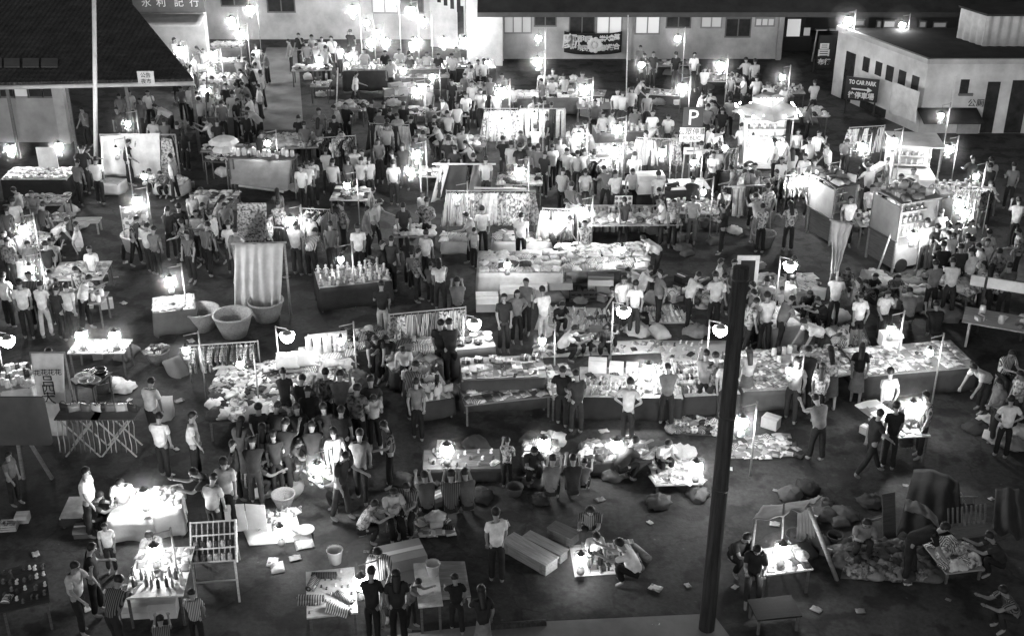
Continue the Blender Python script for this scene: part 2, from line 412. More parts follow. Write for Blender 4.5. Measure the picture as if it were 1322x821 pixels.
SHADE = dict(W=(.72, .86), L=(.44, .62), G=(.13, .24), D=(.02, .045))
SHW = dict(W='white', L='pale', G='grey', D='dark')
POSEW = dict(s='standing', h='hands on hips', l='looking down', w='walking', n='bending over', q='squatting', i='sitting', x='with folded arms', r='reaching out')
FACE = dict(f=0, b=pi, r=pi / 2, l=-pi / 2)
PEOPLE = []
def person(px, py, spec, place, group, occ, far=False):
    sh, p, d = spec[0], spec[1], spec[2]; fl = spec[3:]
    low = 'k' if 'k' in fl else 'h' if 'h' in fl else 't'; long = 'L' in fl or 'k' in fl
    sp0 = random.Random(int(px * 31 + py * 17)); p0 = p
    p = sp0.choice('ss1234') if p == 's' else sp0.choice('ll45') if p == 'l' else sp0.choice('w6') if p == 'w' else p
    me, top, J = cached(('b', p), lambda: body_mesh(p))
    rr = random.Random(int(px * 7 + py * 131))
    s = (.70 + .1 * rr.random()) if 'C' in fl else (.945 + .1 * rr.random()) * (.95 if long else 1)
    rz = FACE[d] + rr.uniform(-.38, .38)
    hz = top * s; P = g(px, py, hz); ho = J['h1']; hx, hy = ho.x * s, ho.y * s
    loc = Vector((P.x - (hx * cos(rz) - hy * sin(rz)), P.y - (hx * sin(rz) + hy * cos(rz)), .004))
    root = link('person', me); root.location = loc; root.rotation_euler = (0, 0, rz); root.scale = (s * rr.uniform(.9, 1.1), s * rr.uniform(.92, 1.12), s)
    link('hair', cached(('h', p, long), lambda: hair_mesh(J, long)), root)
    sm = rr.choice(['cloth', 'cloth', 'cloth', 'cloth_stripe', 'cloth_print']) if sh in 'LG' else 'cloth'
    link('shirt', cached(('s', p, sm), lambda: shirt_mesh(J, sm, len(CACHE))), root, rr.uniform(*SHADE[sh]))
    if far: sm = 'cloth'
    tv = rr.uniform(.45, .6) if 'p' in fl else rr.uniform(.12, .2) if 'g' in fl else rr.uniform(.016, .045) if low != 'k' else rr.uniform(.05, .25)
    ch = link('x', cached(('l', p, low if not (low == 'k' and p in 'qi') else 't'), lambda: lower_mesh(J, low, p)), root, tv)
    ch.name = {'k': 'skirt', 'h': 'shorts', 't': 'trousers'}[low] if p not in 'qi' else 'trousers'
    if far: return root
    lw = {'k': ' and skirt', 'h': ' and shorts', 't': ''}[low] if p not in 'qi' else ''
    if 'p' in fl: lw = ' and pale trousers'
    base = ('long-haired ' if long else '') + ('child' if 'C' in fl else 'person') + ' in ' + SHW[sh] + ' shirt'
    PEOPLE.append((base, lw, ' ' + POSEW[p0], place, px, root, group))
    root['category'] = 'person'
    if p == 'i': STOOLS.append((loc, rz, s, J, root))
    return root
STOOLS = []
QUEUE = []
def crowd(place, group, text):
    for tok in text.split():
        xy, sp = tok.split(':'); x, y = xy.split(','); QUEUE.append((float(x), float(y), sp, place, group))
LIMIT = 297
def place_people():
    q = sorted(QUEUE, key=lambda t: -t[1]); near, far = q[:LIMIT], q[LIMIT:]
    for t in near: person(*t, None)
    # the people too far and small to tell apart: one mass
    import numpy as np
    VV = []; LO = []; LT = []; MI = []; nv = 0
    mats = ['skin', 'eye', 'hair', 'crowd_white', 'crowd_pale', 'crowd_grey', 'crowd_dark', 'crowd_trousers']
    for t in far:
        r = person(*t, None, True); M = r.matrix_basis.copy()
        for o in [r] + list(r.children):
            me = o.data; n = len(me.vertices); co = np.empty(n * 3, np.float32); me.vertices.foreach_get('co', co); co = co.reshape(-1, 3)
            A = np.array(M); VV.append(co @ A[:3, :3].T + A[:3, 3])
            k = len(me.loops); li = np.empty(k, np.int32); me.loops.foreach_get('vertex_index', li); LO.append(li + nv); nv += n
            p = len(me.polygons); lt = np.empty(p, np.int32); me.polygons.foreach_get('loop_total', lt); LT.append(lt); mi = np.zeros(p, np.int32)
            if o is r: me.polygons.foreach_get('material_index', mi)
            elif o.name.startswith('hair'): mi[:] = 2
            elif o.name.startswith('shirt'): mi[:] = 3 + 'WLGD'.index(t[2][0])
            else: mi[:] = 7
            MI.append(mi)
        for o in list(r.children) + [r]: bpy.data.objects.remove(o)
    V = np.concatenate(VV); L = np.concatenate(LO); T = np.concatenate(LT); MI = np.concatenate(MI)
    me = bpy.data.meshes.new('crowd'); me.vertices.add(len(V)); me.vertices.foreach_set('co', V.astype(np.float32).ravel()); me.loops.add(len(L)); me.loops.foreach_set('vertex_index', L)
    me.polygons.add(len(T)); me.polygons.foreach_set('loop_start', np.concatenate([[0], np.cumsum(T)[:-1]]).astype(np.int32)); me.polygons.foreach_set('loop_total', T)
    for m in mats: me.materials.append(MATS[m])
    me.polygons.foreach_set('material_index', MI); me.polygons.foreach_set('use_smooth', [True] * len(T)); me.update(); me.validate()
    tag(link('crowd', me), kind='stuff')
def finish_people():
    rows = []
    for (ba, lw, po, pl, x, r, gr) in PEOPLE:
        rows.append([ba + lw + po, pl, x, r, gr] if len((ba + lw + po + pl).split()) <= 12 else [ba + po, pl, x, r, gr])
    by = {}
    for t in rows: by.setdefault((t[0], t[1]), []).append(t[2:])
    for (b, pl), L in by.items():
        L.sort(key=lambda t: t[0])
        for i, (x, r, gr) in enumerate(L):
            lab = b + ' ' + pl
            if len(L) > 1:
                lab = b + ', ' + ordw(i) + ' from left ' + pl
                if len(lab.split()) > 16: lab = lab.replace(' from left', '')
                if len(lab.split()) > 16: lab = lab.replace('person in ', '').replace(' shirt', '-shirted person', 1)
            r['label'] = lab; r['group'] = gr
# ------------------------------------------------------------------ goods
def nz(x, y, z=0.0): return noise.noise(Vector((x, y, z)))
def pillow(w, d, h, seed, n=7, wr=.25):
    mb = MB()
    def top(u, v):
        x, y = u * 2 - 1, v * 2 - 1; e = (1 - abs(x) ** 5) * (1 - abs(y) ** 5)
        return Vector((x * w / 2 * (1 + .06 * nz(y * 2, seed)), y * d / 2 * (1 + .06 * nz(x * 2, seed + 5)), h * (.35 + .65 * e) * (1 + wr * nz(x * 3 + seed, y * 3)) ))
    vs = [top(i / n, j / n) for i in range(n + 1) for j in range(n + 1)]; k = n + 1; fs = []
    for i in range(n):
        for j in range(n): fs.append((i * k + j, (i + 1) * k + j, (i + 1) * k + j + 1, i * k + j + 1))
    rim = [i * k for i in range(k)] + [n * k + j for j in range(1, k)] + [i * k + n for i in range(n - 1, -1, -1)] + [j for j in range(n - 1, 0, -1)]
    o = len(vs); vs += [Vector((vs[r].x * .98, vs[r].y * .98, 0)) for r in rim]; m = len(rim)
    for q in range(m): fs.append((rim[q], o + q, o + (q + 1) % m, rim[(q + 1) % m]))
    fs.append(tuple(o + q for q in range(m - 1, -1, -1)))
    return mb.add(vs, fs)
def outline(pts, th, seed, wr=.02):
    """flat piece of clothing: outline filled by rings, wrinkled, with thickness"""
    mb = MB(); n = len(pts); cx = sum(p[0] for p in pts) / n; cy = sum(p[1] for p in pts) / n
    vs = []; fs = []
    for q, s in enumerate((1.0, .72, .4)):
        for x, y in pts:
            X, Y = cx + (x - cx) * s, cy + (y - cy) * s; vs.append((X, Y, th * (.5 if q == 0 else 1) + wr * (nz(X * 9 + seed, Y * 9) + .4)))
    vs.append((cx, cy, th + wr * .5)); b = len(vs); vs += [(x, y, 0) for x, y in pts]
    for q in range(2):
        for i in range(n): fs.append((q * n + i, q * n + (i + 1) % n, (q + 1) * n + (i + 1) % n, (q + 1) * n + i))
    for i in range(n): fs.append((2 * n + i, 2 * n + (i + 1) % n, 3 * n)); fs.append((i, b + i, b + (i + 1) % n, (i + 1) % n))
    fs.append(tuple(b + i for i in range(n - 1, -1, -1)))
    return mb.add(vs, fs)
SHIRT = [(-.16, -.3), (.16, -.3), (.17, .12), (.3, .0), (.36, .1), (.2, .28), (.07, .3), (0, .26), (-.07, .3), (-.2, .28), (-.36, .1), (-.3, .0), (-.17, .12)]
TROU = [(-.17, .3), (.17, .3), (.2, -.42), (.06, -.42), (0, .05), (-.06, -.42), (-.2, -.42)]
def crump(seed, r=.16):
    mb = MB(); mb.ball((0, 0, 0), r, 18, 11)
    mb.v = [(x * (1.2 + .5 * nz(y * 9 + seed, z * 9)), y * (1.0 + .5 * nz(x * 9, z * 9 + seed)), max(0, z * .6 + .05 + .05 * nz(x * 14 + seed, y * 14))) for x, y, z in mb.v]
    return mb
def mk(kind, k):
    mb = MB(); rr = random.Random(k * 17 + 3)
    if kind == 'folded_garment': return pillow(.30 + .04 * k, .34, .06 + .015 * k, k).mesh(kind, ['cloth', 'cloth_stripe', 'cloth'][k % 3], True)
    if kind == 'spread_shirt': return outline([(x * (1 + .1 * nz(i, k)), y) for i, (x, y) in enumerate(SHIRT)], .022, k, .035).mesh(kind, ['cloth', 'cloth_print', 'cloth'][k % 3], True)
    if kind == 'crumpled_garment': return crump(k).mesh(kind, ['cloth', 'cloth', 'cloth_print'][k % 3], True)
    if kind == 'book':
        h = .03 + .012 * k; mb.box((0, 0, h / 2), (.19, .26, h - .008), mi=1); mb.box((.004, 0, h - .002), (.2, .268, .005)); mb.box((.004, 0, .0025), (.2, .268, .005)); mb.box((-.098, 0, h / 2), (.006, .268, h - .006)); return mb.mesh(kind, ['print', 'white_letter'])
    if kind == 'magazine':
        def fn(u, v): return Vector(((u - .5) * .24, (v - .5) * .32, .012 + .012 * sin(pi * u) * (k + 1) / 2))
        return mb.sheet(fn, 5, 2, .012).mesh(kind, 'print', True)
    if kind == 'carton':
        w, d, h = .34 + .06 * k, .28, .22 + .05 * k; mb.box((0, 0, h / 2), (w, d, h)); mb.box((0, 0, h + .002), (w * .99, .05, .004), mi=1)
        mb.box((0, -d / 2 - .05, h - .02), (w * .96, .1, .006), Matrix.Rotation(radians(35), 3, 'X')); return mb.mesh(kind, ['paint', 'white_letter'])
    if kind == 'gift_box':
        mb.box((0, 0, .05), (.2, .16, .1)); mb.box((0, 0, .103), (.21, .17, .012)); mb.box((0, 0, .06), (.03, .164, .112), mi=1); return mb.mesh(kind, ['print', 'white_letter'])
    if kind == 'bottle': return mb.lathe([(.0, 0), (.04, 0), (.042, .02), (.042, .17), (.03, .2), (.014, .23), (.014, .28), (.017, .285), (.017, .305), (0, .305)], 10).mesh(kind, 'gloss', True)
    if kind == 'jar': return mb.lathe([(0, 0), (.06, 0), (.066, .02), (.066, .14), (.05, .16), (.056, .165), (.056, .19), (0, .19)], 12).mesh(kind, 'gloss', True)
    if kind == 'bowl': return mb.lathe([(0, 0), (.05, 0), (.055, .015), (.1, .06), (.12, .09), (.114, .092), (.09, .06), (.0, .025)], 14).mesh(kind, 'gloss', True)
    if kind == 'plate_of_food':
        mb.lathe([(0, 0), (.07, 0), (.13, .025), (.125, .03), (.07, .012), (0, .012)], 14)
        for i in range(7): mb.ball((.05 * cos(i * 2.3) * (i % 3) / 1.6, .05 * sin(i * 2.3) * (i % 3) / 1.6, .03 + .008 * (i % 3)), .03, 7, 5, 1, (1, 1, .8))
        return mb.mesh(kind, ['gloss', 'wicker'], True)
    if kind == 'fruit': return mb.ball((0, 0, .06), .065, 10, 7, 0, (1, 1, .92)).mesh(kind, 'paint', True)
    if kind == 'melon': return mb.ball((0, 0, .12), .14, 12, 8, 0, (1.15, 1, .9)).mesh(kind, 'cloth_stripe', True)
    if kind == 'shoe':
        pr = [(-.13, .028, .07), (-.10, .036, .075), (-.03, .034, .06), (.04, .042, .045), (.1, .045, .035), (.135, .03, .022)]
        vs = []; fs = []
        for y, w, h in pr:
            for i in range(8): t = pi * i / 7; vs.append((w * cos(t), -y, .004 + h * sin(t)))
        for q in range(len(pr) - 1):
            for i in range(7): fs.append((q * 8 + i, q * 8 + i + 1, (q + 1) * 8 + i + 1, (q + 1) * 8 + i))
            fs.append((q * 8, (q + 1) * 8, (q + 1) * 8 + 7, q * 8 + 7))
        fs += [tuple(range(8)), tuple(range(len(vs) - 1, len(vs) - 9, -1))]; mb.add(vs, fs); mb.box((0, .0, .003), (.09, .285, .01), mi=1); return mb.mesh(kind, ['gloss', 'white_letter'])
    if kind == 'handbag':
        b = pillow(.3, .22, .1, k, 6, .1); b.v = [(x, -z + .05, y + .12) for x, y, z in b.v]; mb.add(b.v, b.f)
        P = [Vector((.09 * cos(t), 0, .23 + .1 * sin(t))) for t in [pi * i / 6 for i in range(7)]]
        for a, c in zip(P, P[1:]): mb.tube(a, c, .009, n=5, mi=1)
        return mb.mesh(kind, ['gloss', 'darkmetal'], True)
    if kind == 'packet':
        return pillow(.17, .22, .045, k, 5, .35).mesh(kind, 'print', True)
    if kind == 'trinket':
        mb.lathe([(0, 0), (.035, 0), (.04, .012), (.02, .03), (.03, .06), (.024, .085), (0, .095)], 8); mb.ball((.018, -.02, .1), .024, 7, 5); return mb.mesh(kind, 'gloss', True)
    if kind == 'toy_doll':
        mb.lathe([(0, 0), (.06, 0), (.045, .06), (.03, .12), (.035, .15), (.014, .17)], 9); mb.ball((0, 0, .205), .04, 8, 6); mb.tube((-.03, 0, .15), (-.08, -.02, .09), .012, n=5); mb.tube((.03, 0, .15), (.08, -.02, .09), .012, n=5); return mb.mesh(kind, 'gloss', True)
    if kind == 'pot':
        mb.lathe([(0, 0), (.13, 0), (.15, .03), (.15, .17), (.165, .18), (.155, .19), (.1, .215), (.0, .23)], 16); mb.ball((0, 0, .24), .022, 7, 5)
        for s in (-1, 1): mb.box((s * .17, 0, .14), (.05, .09, .018))
        return mb.mesh(kind, 'gloss', True)
    if kind == 'basket':
        mb.lathe([(0, 0), (.2, 0), (.27, .2), (.31, .34), (.33, .36), (.33, .385), (.3, .385), (.27, .3), (.2, .06), (0, .06)], 20); return mb.mesh(kind, 'wicker', True)
    if kind == 'rice_sack':
        b = pillow(.5, .75, .3, k, 8, .2); return b.mesh(kind, 'canvas', True)
    if kind == 'crate':
        for z in (.03, .11, .19):
            for s in (-1, 1): mb.box((0, s * .17, z), (.5, .014, .055)); mb.box((s * .243, 0, z), (.014, .326, .055))
        mb.box((0, 0, .008), (.47, .32, .012))
        for i in range(6): mb.ball((-.17 + .11 * (i % 4), -.08 + .16 * (i // 4), .16), .065, 8, 5, 1)
        return mb.mesh(kind, ['wood', 'cloth_print'])
    if kind == 'cloth_bundle':
        b = crump(k + 4, .34)
        b.v = [(x + .05 * nz(y * 11 + k, z * 11, x * 5), y + .05 * nz(x * 11, z * 11 + k, y * 5), max(0, z + .09 * nz(x * 10, y * 10, k) + .05 * abs(nz(x * 21, y * 21, k)))) for x, y, z in b.v]; return b.mesh(kind, 'canvas', True)
    if kind == 'belt':
        def fn(u, v): t = u * 5; return Vector((.012 * sin(t * 2 + k), (v - .5) * .04 + .03 * sin(t + k), -u * .85))
        return mb.sheet(fn, 9, 1, .008).mesh(kind, 'gloss', True)
    if kind == 'hanging_shirt':
        def fn(u, v):
            x = (u - .5) * 2; w = .25 if v > .0 else .2
            return Vector((x * (.10 + .17 * min(1, v * 5)) , .035 * cos(x * 3.1 + k) + .018 * sin(9 * x + k), -.06 - .10 * abs(x) * (1 - min(1, v * 5)) - v * .66 + .012 * sin(5 * x)))
        mb.sheet(fn, 10, 8, .03)
        for s in (-1, 1):
            def fs_(u, v): return Vector((s * (.235 + .11 * v), .03 * cos(u * 6) , -.15 - .06 * u - .26 * v))
            mb.sheet(lambda u, v: Vector((s * (.24 + .14 * v - .06 * u), .03 * cos(u * 4), -.13 - .17 * u - .17 * v)), 4, 4, .03)
        mb.tube((0, 0, .0), (0, 0, -.07), .006, n=5, mi=1); return mb.mesh(kind, [['cloth', 'cloth_stripe', 'cloth_print'][k % 3], 'metal'], True)
    if kind == 'hanging_trousers':
        for s in (-1, 1): mb.sheet(lambda u, v: Vector((s * (.015 + (.15 - .03 * v) * u + .03 * v), .025 * cos(u * 5 + k), -.05 - v * .98)), 4, 7, .03)
        mb.box((0, 0, -.045), (.34, .05, .06)); mb.tube((0, 0, 0), (0, 0, -.03), .006, n=5, mi=1); return mb.mesh(kind, ['cloth', 'metal'], True)
    if kind == 'hanging_dress':
        mb.sheet(lambda u, v: Vector(((u - .5) * (.24 + .34 * v), .05 * cos(u * 14 + k) * (.3 + v), -.06 - v * .95)), 14, 8, .02); mb.tube((0, 0, 0), (0, 0, -.08), .006, n=5, mi=1)
        return mb.mesh(kind, [['cloth_print', 'cloth', 'cloth_stripe'][k % 3], 'metal'], True)
    if kind == 'suitcase':
        b = pillow(.62, .42, .2, k, 8, .03); mb.add(b.v, b.f); mb.box((0, -.225, .1), (.16, .03, .03), mi=1); mb.box((-.18, -.212, .1), (.04, .012, .05), mi=1); mb.box((.18, -.212, .1), (.04, .012, .05), mi=1); return mb.mesh(kind, ['gloss', 'darkmetal'], True)
    if kind == 'enamel_basin': return mb.lathe([(0, 0), (.16, 0), (.24, .1), (.27, .105), (.265, .115), (.235, .11), (.155, .015), (0, .015)], 18).mesh(kind, 'gloss', True)
    if kind == 'bucket':
        mb.lathe([(0, 0), (.1, 0), (.14, .26), (.15, .265), (.145, .275), (.13, .265), (.095, .02), (0, .02)], 16)
        P = [Vector((.14 * cos(t), .02, .265 + .1 * sin(t))) for t in [pi * i / 7 for i in range(8)]]
        for a, c in zip(P, P[1:]): mb.tube(a, c, .006, n=5, mi=1)
        return mb.mesh(kind, ['gloss', 'metal'], True)
    if kind == 'paper_scrap': return mb.sheet(lambda u, v: Vector(((u - .5) * .2, (v - .5) * .27, .02 + .03 * nz(u * 3 + k, v * 3) + .02 * abs(u - .5))), 4, 4, .004).mesh(kind, 'print' if k else 'paint', True)
    if kind == 'tin': return mb.lathe([(0, 0), (.05, 0), (.05, .09), (.047, .095), (.047, .1), (0, .1)], 12).mesh(kind, 'print', True)
    if kind == 'cup': mb.lathe([(0, 0), (.03, 0), (.042, .085), (.038, .085), (.028, .01), (0, .01)], 12); mb.box((.05, 0, .045), (.022, .008, .045)); return mb.mesh(kind, 'gloss', True)
    if kind == 'cloth_roll':
        mb.tube((-.2, 0, .06), (.2, 0, .06), .06, .055, 12); mb.tube((-.2, 0, .06), (-.215, 0, .06), .02, .02, 8, 1); mb.tube((.2, 0, .06), (.215, 0, .06), .02, .02, 8, 1); mb.sheet(lambda u, v: Vector(((u - .5) * .38, .05 + .06 * v, .012 + .05 * (1 - v))), 4, 2, .008); return mb.mesh(kind, ['cloth_stripe', 'wood'], True)
    if kind == 'purse': b = pillow(.2, .13, .06, k, 6, .1); mb.add(b.v, b.f); mb.box((0, .06, .03), (.18, .012, .02), mi=1); return mb.mesh(kind, ['gloss', 'metal'], True)
    if kind == 'straw_hat': return mb.lathe([(.17, 0), (.175, .008), (.09, .02), (.085, .07), (.05, .095), (0, .1)], 16).mesh(kind, 'wicker', True)
    if kind == 'sandal':
        b = pillow(.09, .25, .025, k, 6, .05); mb.add(b.v, b.f); mb.sheet(lambda u, v: Vector((.045 * cos(pi * u), -.03 - .05 * v, .02 + .045 * sin(pi * u))), 8, 2, .008, 1); return mb.mesh(kind, ['gloss', 'cloth'], True)
    if kind == 'towel': return pillow(.24, .15, .07, k, 7, .3).mesh(kind, 'cloth_stripe' if k % 2 else 'cloth', True)
    if kind == 'tangled_cloth': return crump(k + 9, .15).mesh(kind, ['cloth', 'cloth_print', 'cloth_stripe'][k % 3], True)
    if kind == 'umbrella_toy': return mb.mesh(kind, 'gloss')
    raise KeyError(kind)
NVAR = dict(paper_scrap=2, towel=2, tangled_cloth=3, folded_garment=3, spread_shirt=3, crumpled_garment=4, book=2, magazine=2, carton=3, hanging_shirt=3, hanging_trousers=2, hanging_dress=3, cloth_bundle=3, rice_sack=2, packet=2, belt=2, handbag=2, suitcase=2)
ITEMW = dict(plate_of_food='plate of food', gift_box='patterned box', crumpled_garment='crumpled garment', tangled_cloth='tangled cloth piece', spread_shirt='shirt laid flat', trinket='small ornament')
SEEN = {}; NKIND = {}
def item(kind, loc, rz, col, label, group, scale=1.0, var=None, rx=0.0):
    k = var if var is not None else R.randrange(NVAR.get(kind, 1))
    o = link(kind, cached(('i', kind, k), lambda: mk(kind, k)), None, col)
    o.location = loc; o.rotation_euler = (rx, 0, rz); o.scale = (scale,) * 3
    if label in SEEN: SEEN[label] += 1
    else: SEEN[label] = 1
    NKIND[kind] = NKIND.get(kind, 0) + 1
    return tag(o, label, kind.replace('_', ' '), group)
class Frame:
    def __init__(s, L, Rr, h, depth=1.0):
        a, b = g(L[0], L[1], h), g(Rr[0], Rr[1], h); s.o = Vector((a.x, a.y, 0)); s.w = hypot(b.x - a.x, b.y - a.y)
        s.rz = math.atan2(b.y - a.y, b.x - a.x); s.d = depth; s.h = h
    def p(s, x, y, z=0.0): return Vector((s.o.x + x * cos(s.rz) - y * sin(s.rz), s.o.y + x * sin(s.rz) + y * cos(s.rz), z))
def table(L, Rr, depth, h, label, cat='table', skirt=None, col=.35, top=None, name=None, group=None, front=True):
    fr = Frame(L, Rr, h, depth); w = fr.w
    if top and top > .5: top = .62 if fr.o.y < 24 else .38
    t = thing(name or ('draped_table' if skirt is not None else 'trestle_table'), label, cat, fr.p(0, 0), fr.rz, group)
    mb = MB(); n = max(2, int(w / .5))
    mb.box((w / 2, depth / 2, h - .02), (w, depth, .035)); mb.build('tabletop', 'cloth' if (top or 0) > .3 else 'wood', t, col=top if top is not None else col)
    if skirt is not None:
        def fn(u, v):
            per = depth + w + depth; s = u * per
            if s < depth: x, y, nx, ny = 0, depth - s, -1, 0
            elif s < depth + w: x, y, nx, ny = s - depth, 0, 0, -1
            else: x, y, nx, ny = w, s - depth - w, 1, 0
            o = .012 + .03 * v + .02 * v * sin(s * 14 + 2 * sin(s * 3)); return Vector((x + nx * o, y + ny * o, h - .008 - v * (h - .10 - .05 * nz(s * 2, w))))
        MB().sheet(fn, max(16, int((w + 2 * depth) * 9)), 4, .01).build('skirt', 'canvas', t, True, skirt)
    for x in (.06, w - .06):
        for y in (.06, depth - .06): MB().box((x, y, (h - .04) / 2), (.045, .045, h - .04)).build('leg', 'wood', t, col=.12)
    return fr
FRAMES = []
def fill(fr, kind, nx, ny, shades, place, x0=.02, x1=.98, y0=.03, y1=.97, z=None, jit=.25, prob=.93, scale=1.0, rz=0.0, rj=.5, stack=1, noun=None, rx=0.0, note=''):
    z = fr.h if z is None else z
    if kind == 'crumpled_garment' and fr.o.y < 32 and 'heap' not in place: kind = 'tangled_cloth'
    if not any(f_ is fr for f_, p_ in FRAMES): FRAMES.append((fr, place))
    its = ITEMW.get(kind, kind.replace('_', ' '))
    for j in range(ny):
        i2 = 0
        for i in range(nx):
            if R.random() > prob: continue
            x = fr.w * (x0 + (x1 - x0) * (i + .5 + R.uniform(-jit, jit)) / nx); y = fr.d * (y0 + (y1 - y0) * (j + .5 + R.uniform(-jit, jit)) / ny)
            v = R.choice(shades) * R.uniform(.85, 1.15); sw = shade_word(v)
            base = f'{sw} {note}{its}'
            lab = f'{base}, {ordw(i2)} from left' + (f', {ordw(j)} row ' if ny > 1 else ' ') + place; i2 += 1
            if len(lab.split()) > 16: lab = lab.replace(' from left', '')
            if len(lab.split()) > 16: lab = ' '.join(lab.split()[:16])
            item(kind, fr.p(x, y, z), fr.rz + rz + R.uniform(-rj, rj), v, lab, its + ' pieces ' + place, scale * R.uniform(.88, 1.1), rx=rx)
def rail(fr, x0, x1, y, z, label, place, kind, n, shades, rz=pi / 2, rj=.25, sc=1.0, legs=True, jit=.2):
    """garments hung from a rail; the rail is a thing with posts, each garment a thing of its own"""
    t = thing('clothes_rail', label, 'clothes rail', fr.p(x0 * fr.w, y * fr.d), fr.rz); L = (x1 - x0) * fr.w
    MB().tube((0, 0, z), (L, 0, z), .018, n=8).build('crossbar', 'wood', t, True, .4)
    if legs:
        for x in (0, L): MB().tube((x, .0, 0), (x, 0, z + .03), .02, n=8).build('upright', 'wood', t, True, .3)
    its = kind.replace('_', ' ')
    for i in range(n):
        x = x0 * fr.w + L * (i + .5 + R.uniform(-jit, jit)) / n; v = R.choice(shades) * R.uniform(.85, 1.15)
        item(kind, fr.p(x, y * fr.d, z - .012), fr.rz + rz + R.uniform(-rj, rj), v, f'{shade_word(v)} {its}, {ordw(i)} from left on the rail {place}', its + ' on the rail ' + place, sc)
W_, L_, G_, D_ = .75, .5, .24, .06
MIXP = [W_, W_, L_, L_, G_, D_]; PALE = [W_, W_, W_, L_]; MID = [L_, G_, G_, D_]; DARK = [G_, D_, D_, .12]; ALL = [W_, L_, G_, D_]
def cloth_sheet(name, label, cat, pts, col, mat='canvas', th=.012, nu=14, nv=10, fold=.03, nf=5, sag=0.0, group=None):
    """pts: four world corners (bottom-left, bottom-right, top-right, top-left)"""
    a, b, c, d = [Vector(p) for p in pts]; N = (b - a).cross(d - a).normalized()
    O = (a + b + c + d) / 4; O.z = min(a.z, b.z, c.z, d.z)
    sd = (O.x * 1.7 + O.y) % 50; nu, nv = nu + 8, nv + 4
    def fn(u, v):
        p = a.lerp(b, u).lerp(d.lerp(c, u), v) - O
        return p + N * fold * (.75 * sin(u * nf * 2 * pi + 1.7 * sin(v * 2) + 2.6 * nz(u * 2.3 + sd, v * 1.3)) * (.5 + nz(u * 3, sd + v) + .5) + .9 * nz(u * 5 + sd, v * 4) + .5 * nz(u * 13, v * 9 + sd)) * (1.15 - .8 * v) - Vector((0, 0, sag * 4 * u * (1 - u) + sag * 2 * v * (1 - v)))
    o = MB().sheet(fn, nu, nv, th).build(name, mat, None, True, col); o.location = O
    return tag(o, label, cat, group)
def bar(name, label, cat, a, b, r, mat='wood', col=.3, r1=None, group=None):
    a, b = Vector(a), Vector(b); o = MB().tube((0, 0, 0), b - a, r, r1, 10).build(name, mat, None, True, col); o.location = a
    return tag(o, label, cat, group)
# ------------------------------------------------------------------ setting
o = MB().sheet(lambda u, v: Vector(((u - .5) * 320, v * 320 - 60, -.3 if False else 0)), 8, 8, .02).build('ground', 'asphalt', None); o.location = (0, 0, -.01); tag(o, kind='structure')
# paved alley and a pavement strip at the very front
a, b, c, d_ = g(322, 168), g(392, 168), g(384, 62), g(344, 62)
mb = MB(); mb.poly([(a.x, a.y), (b.x, b.y), (c.x, c.y), (d_.x, d_.y)], .002, .006); tag(mb.build('alley_path', 'concrete'), kind='structure')
mb = MB(); p = [g(x, y) for x, y in ((500, 822), (640, 806), (920, 793), (1000, 900), (500, 900))]
mb.poly([(q.x, q.y) for q in p], .0, .03); tag(mb.build('pavement', 'concrete'), kind='structure')
mb = MB(); a, b = g(628, 812), g(705, 806); mb.tube(a + Vector((0, 0, .05)), b + Vector((0, 0, .05)), .07, n=8)
tag(mb.build('dark_strip', 'post_wood', None, True), 'short dark strip lying on the pale pavement at the bottom edge', 'pole')  # dark line along the pavement edge, built as a thin tube

def window(root, x0, x1, z0, z1, y, lit, panes=2, normal=-1):
    """frame with its pane set into a wall whose face is at y (local)"""
    mb = MB(); t = .07; w = x1 - x0
    for z in (z0, z1): mb.box(((x0 + x1) / 2, y - .025, z), (w + t, .07, t))
    for x in [x0 + w * i / panes for i in range(panes + 1)]: mb.box((x, y - .028, (z0 + z1) / 2), (t * .8, .066, z1 - z0))
    f = mb.build('window', 'paint', root, col=.3 if lit else .16)
    MB().box(((x0 + x1) / 2, y - .012, (z0 + z1) / 2), (w, .01, z1 - z0)).build('pane', {2: 'window_glow', 1: 'window_dim', 0: 'glass_dark'}[lit], f)
    return f
# --- long back building on the right side: wall, eave, windows, drain pipe
B = thing('market_hall', 'long pale hall with a dark overhanging roof and lit windows behind the market', 'building', (0, 60, 0))
X0, X1 = gy(603, 80, 60).x, gy(1008, 80, 60).x
MB().box(((X0 + X1) / 2, .15, 1.8), (X1 - X0, .3, 3.6)).build('wall', 'plaster', B, col=.62)
mb = MB()
e0, e1 = gy(640, 18, 57.6), gy(1240, 19, 57.6); rx1 = 30
mb.sheet(lambda u, v: Vector((X0 + .6 + u * (rx1 - X0) - 1.2 * v * 0, -2.4 + v * 9.4, e0.z + v * 5.2)), 10, 4, .12); mb.build('roof', 'bitumen', B)
MB().box(((X0 + .6 + rx1) / 2, -2.42, e0.z - .05), (rx1 - X0 - .6, .06, .22)).build('fascia', 'paint', B, col=.06)
def fpx(x0, y0, x1, y1, Y): a = gy(x0, y1, Y); b = gy(x1, y0, Y); return a.x, b.x, a.z, b.z
for (x0, y0, x1, y1, lit, pn) in [(651, 19, 686, 43, 1, 3), (690, 20, 718, 34, 0, 2), (735, 20, 768, 44, 0, 2), (770, 20, 803, 44, 2, 2), (820, 21, 852, 44, 2, 2), (860, 21, 892, 36, 0, 2), (905, 22, 932, 36, 1, 2), (936, 24, 970, 48, 0, 2), (975, 24, 1000, 34, 1, 3)]:
    xa, xb, za, zb = fpx(x0, y0, x1, y1, 59.98); window(B, xa, xb, za, zb, 0, lit, pn)
a = gy(649, 24, 59.7); b = gy(645, 108, 57.0)
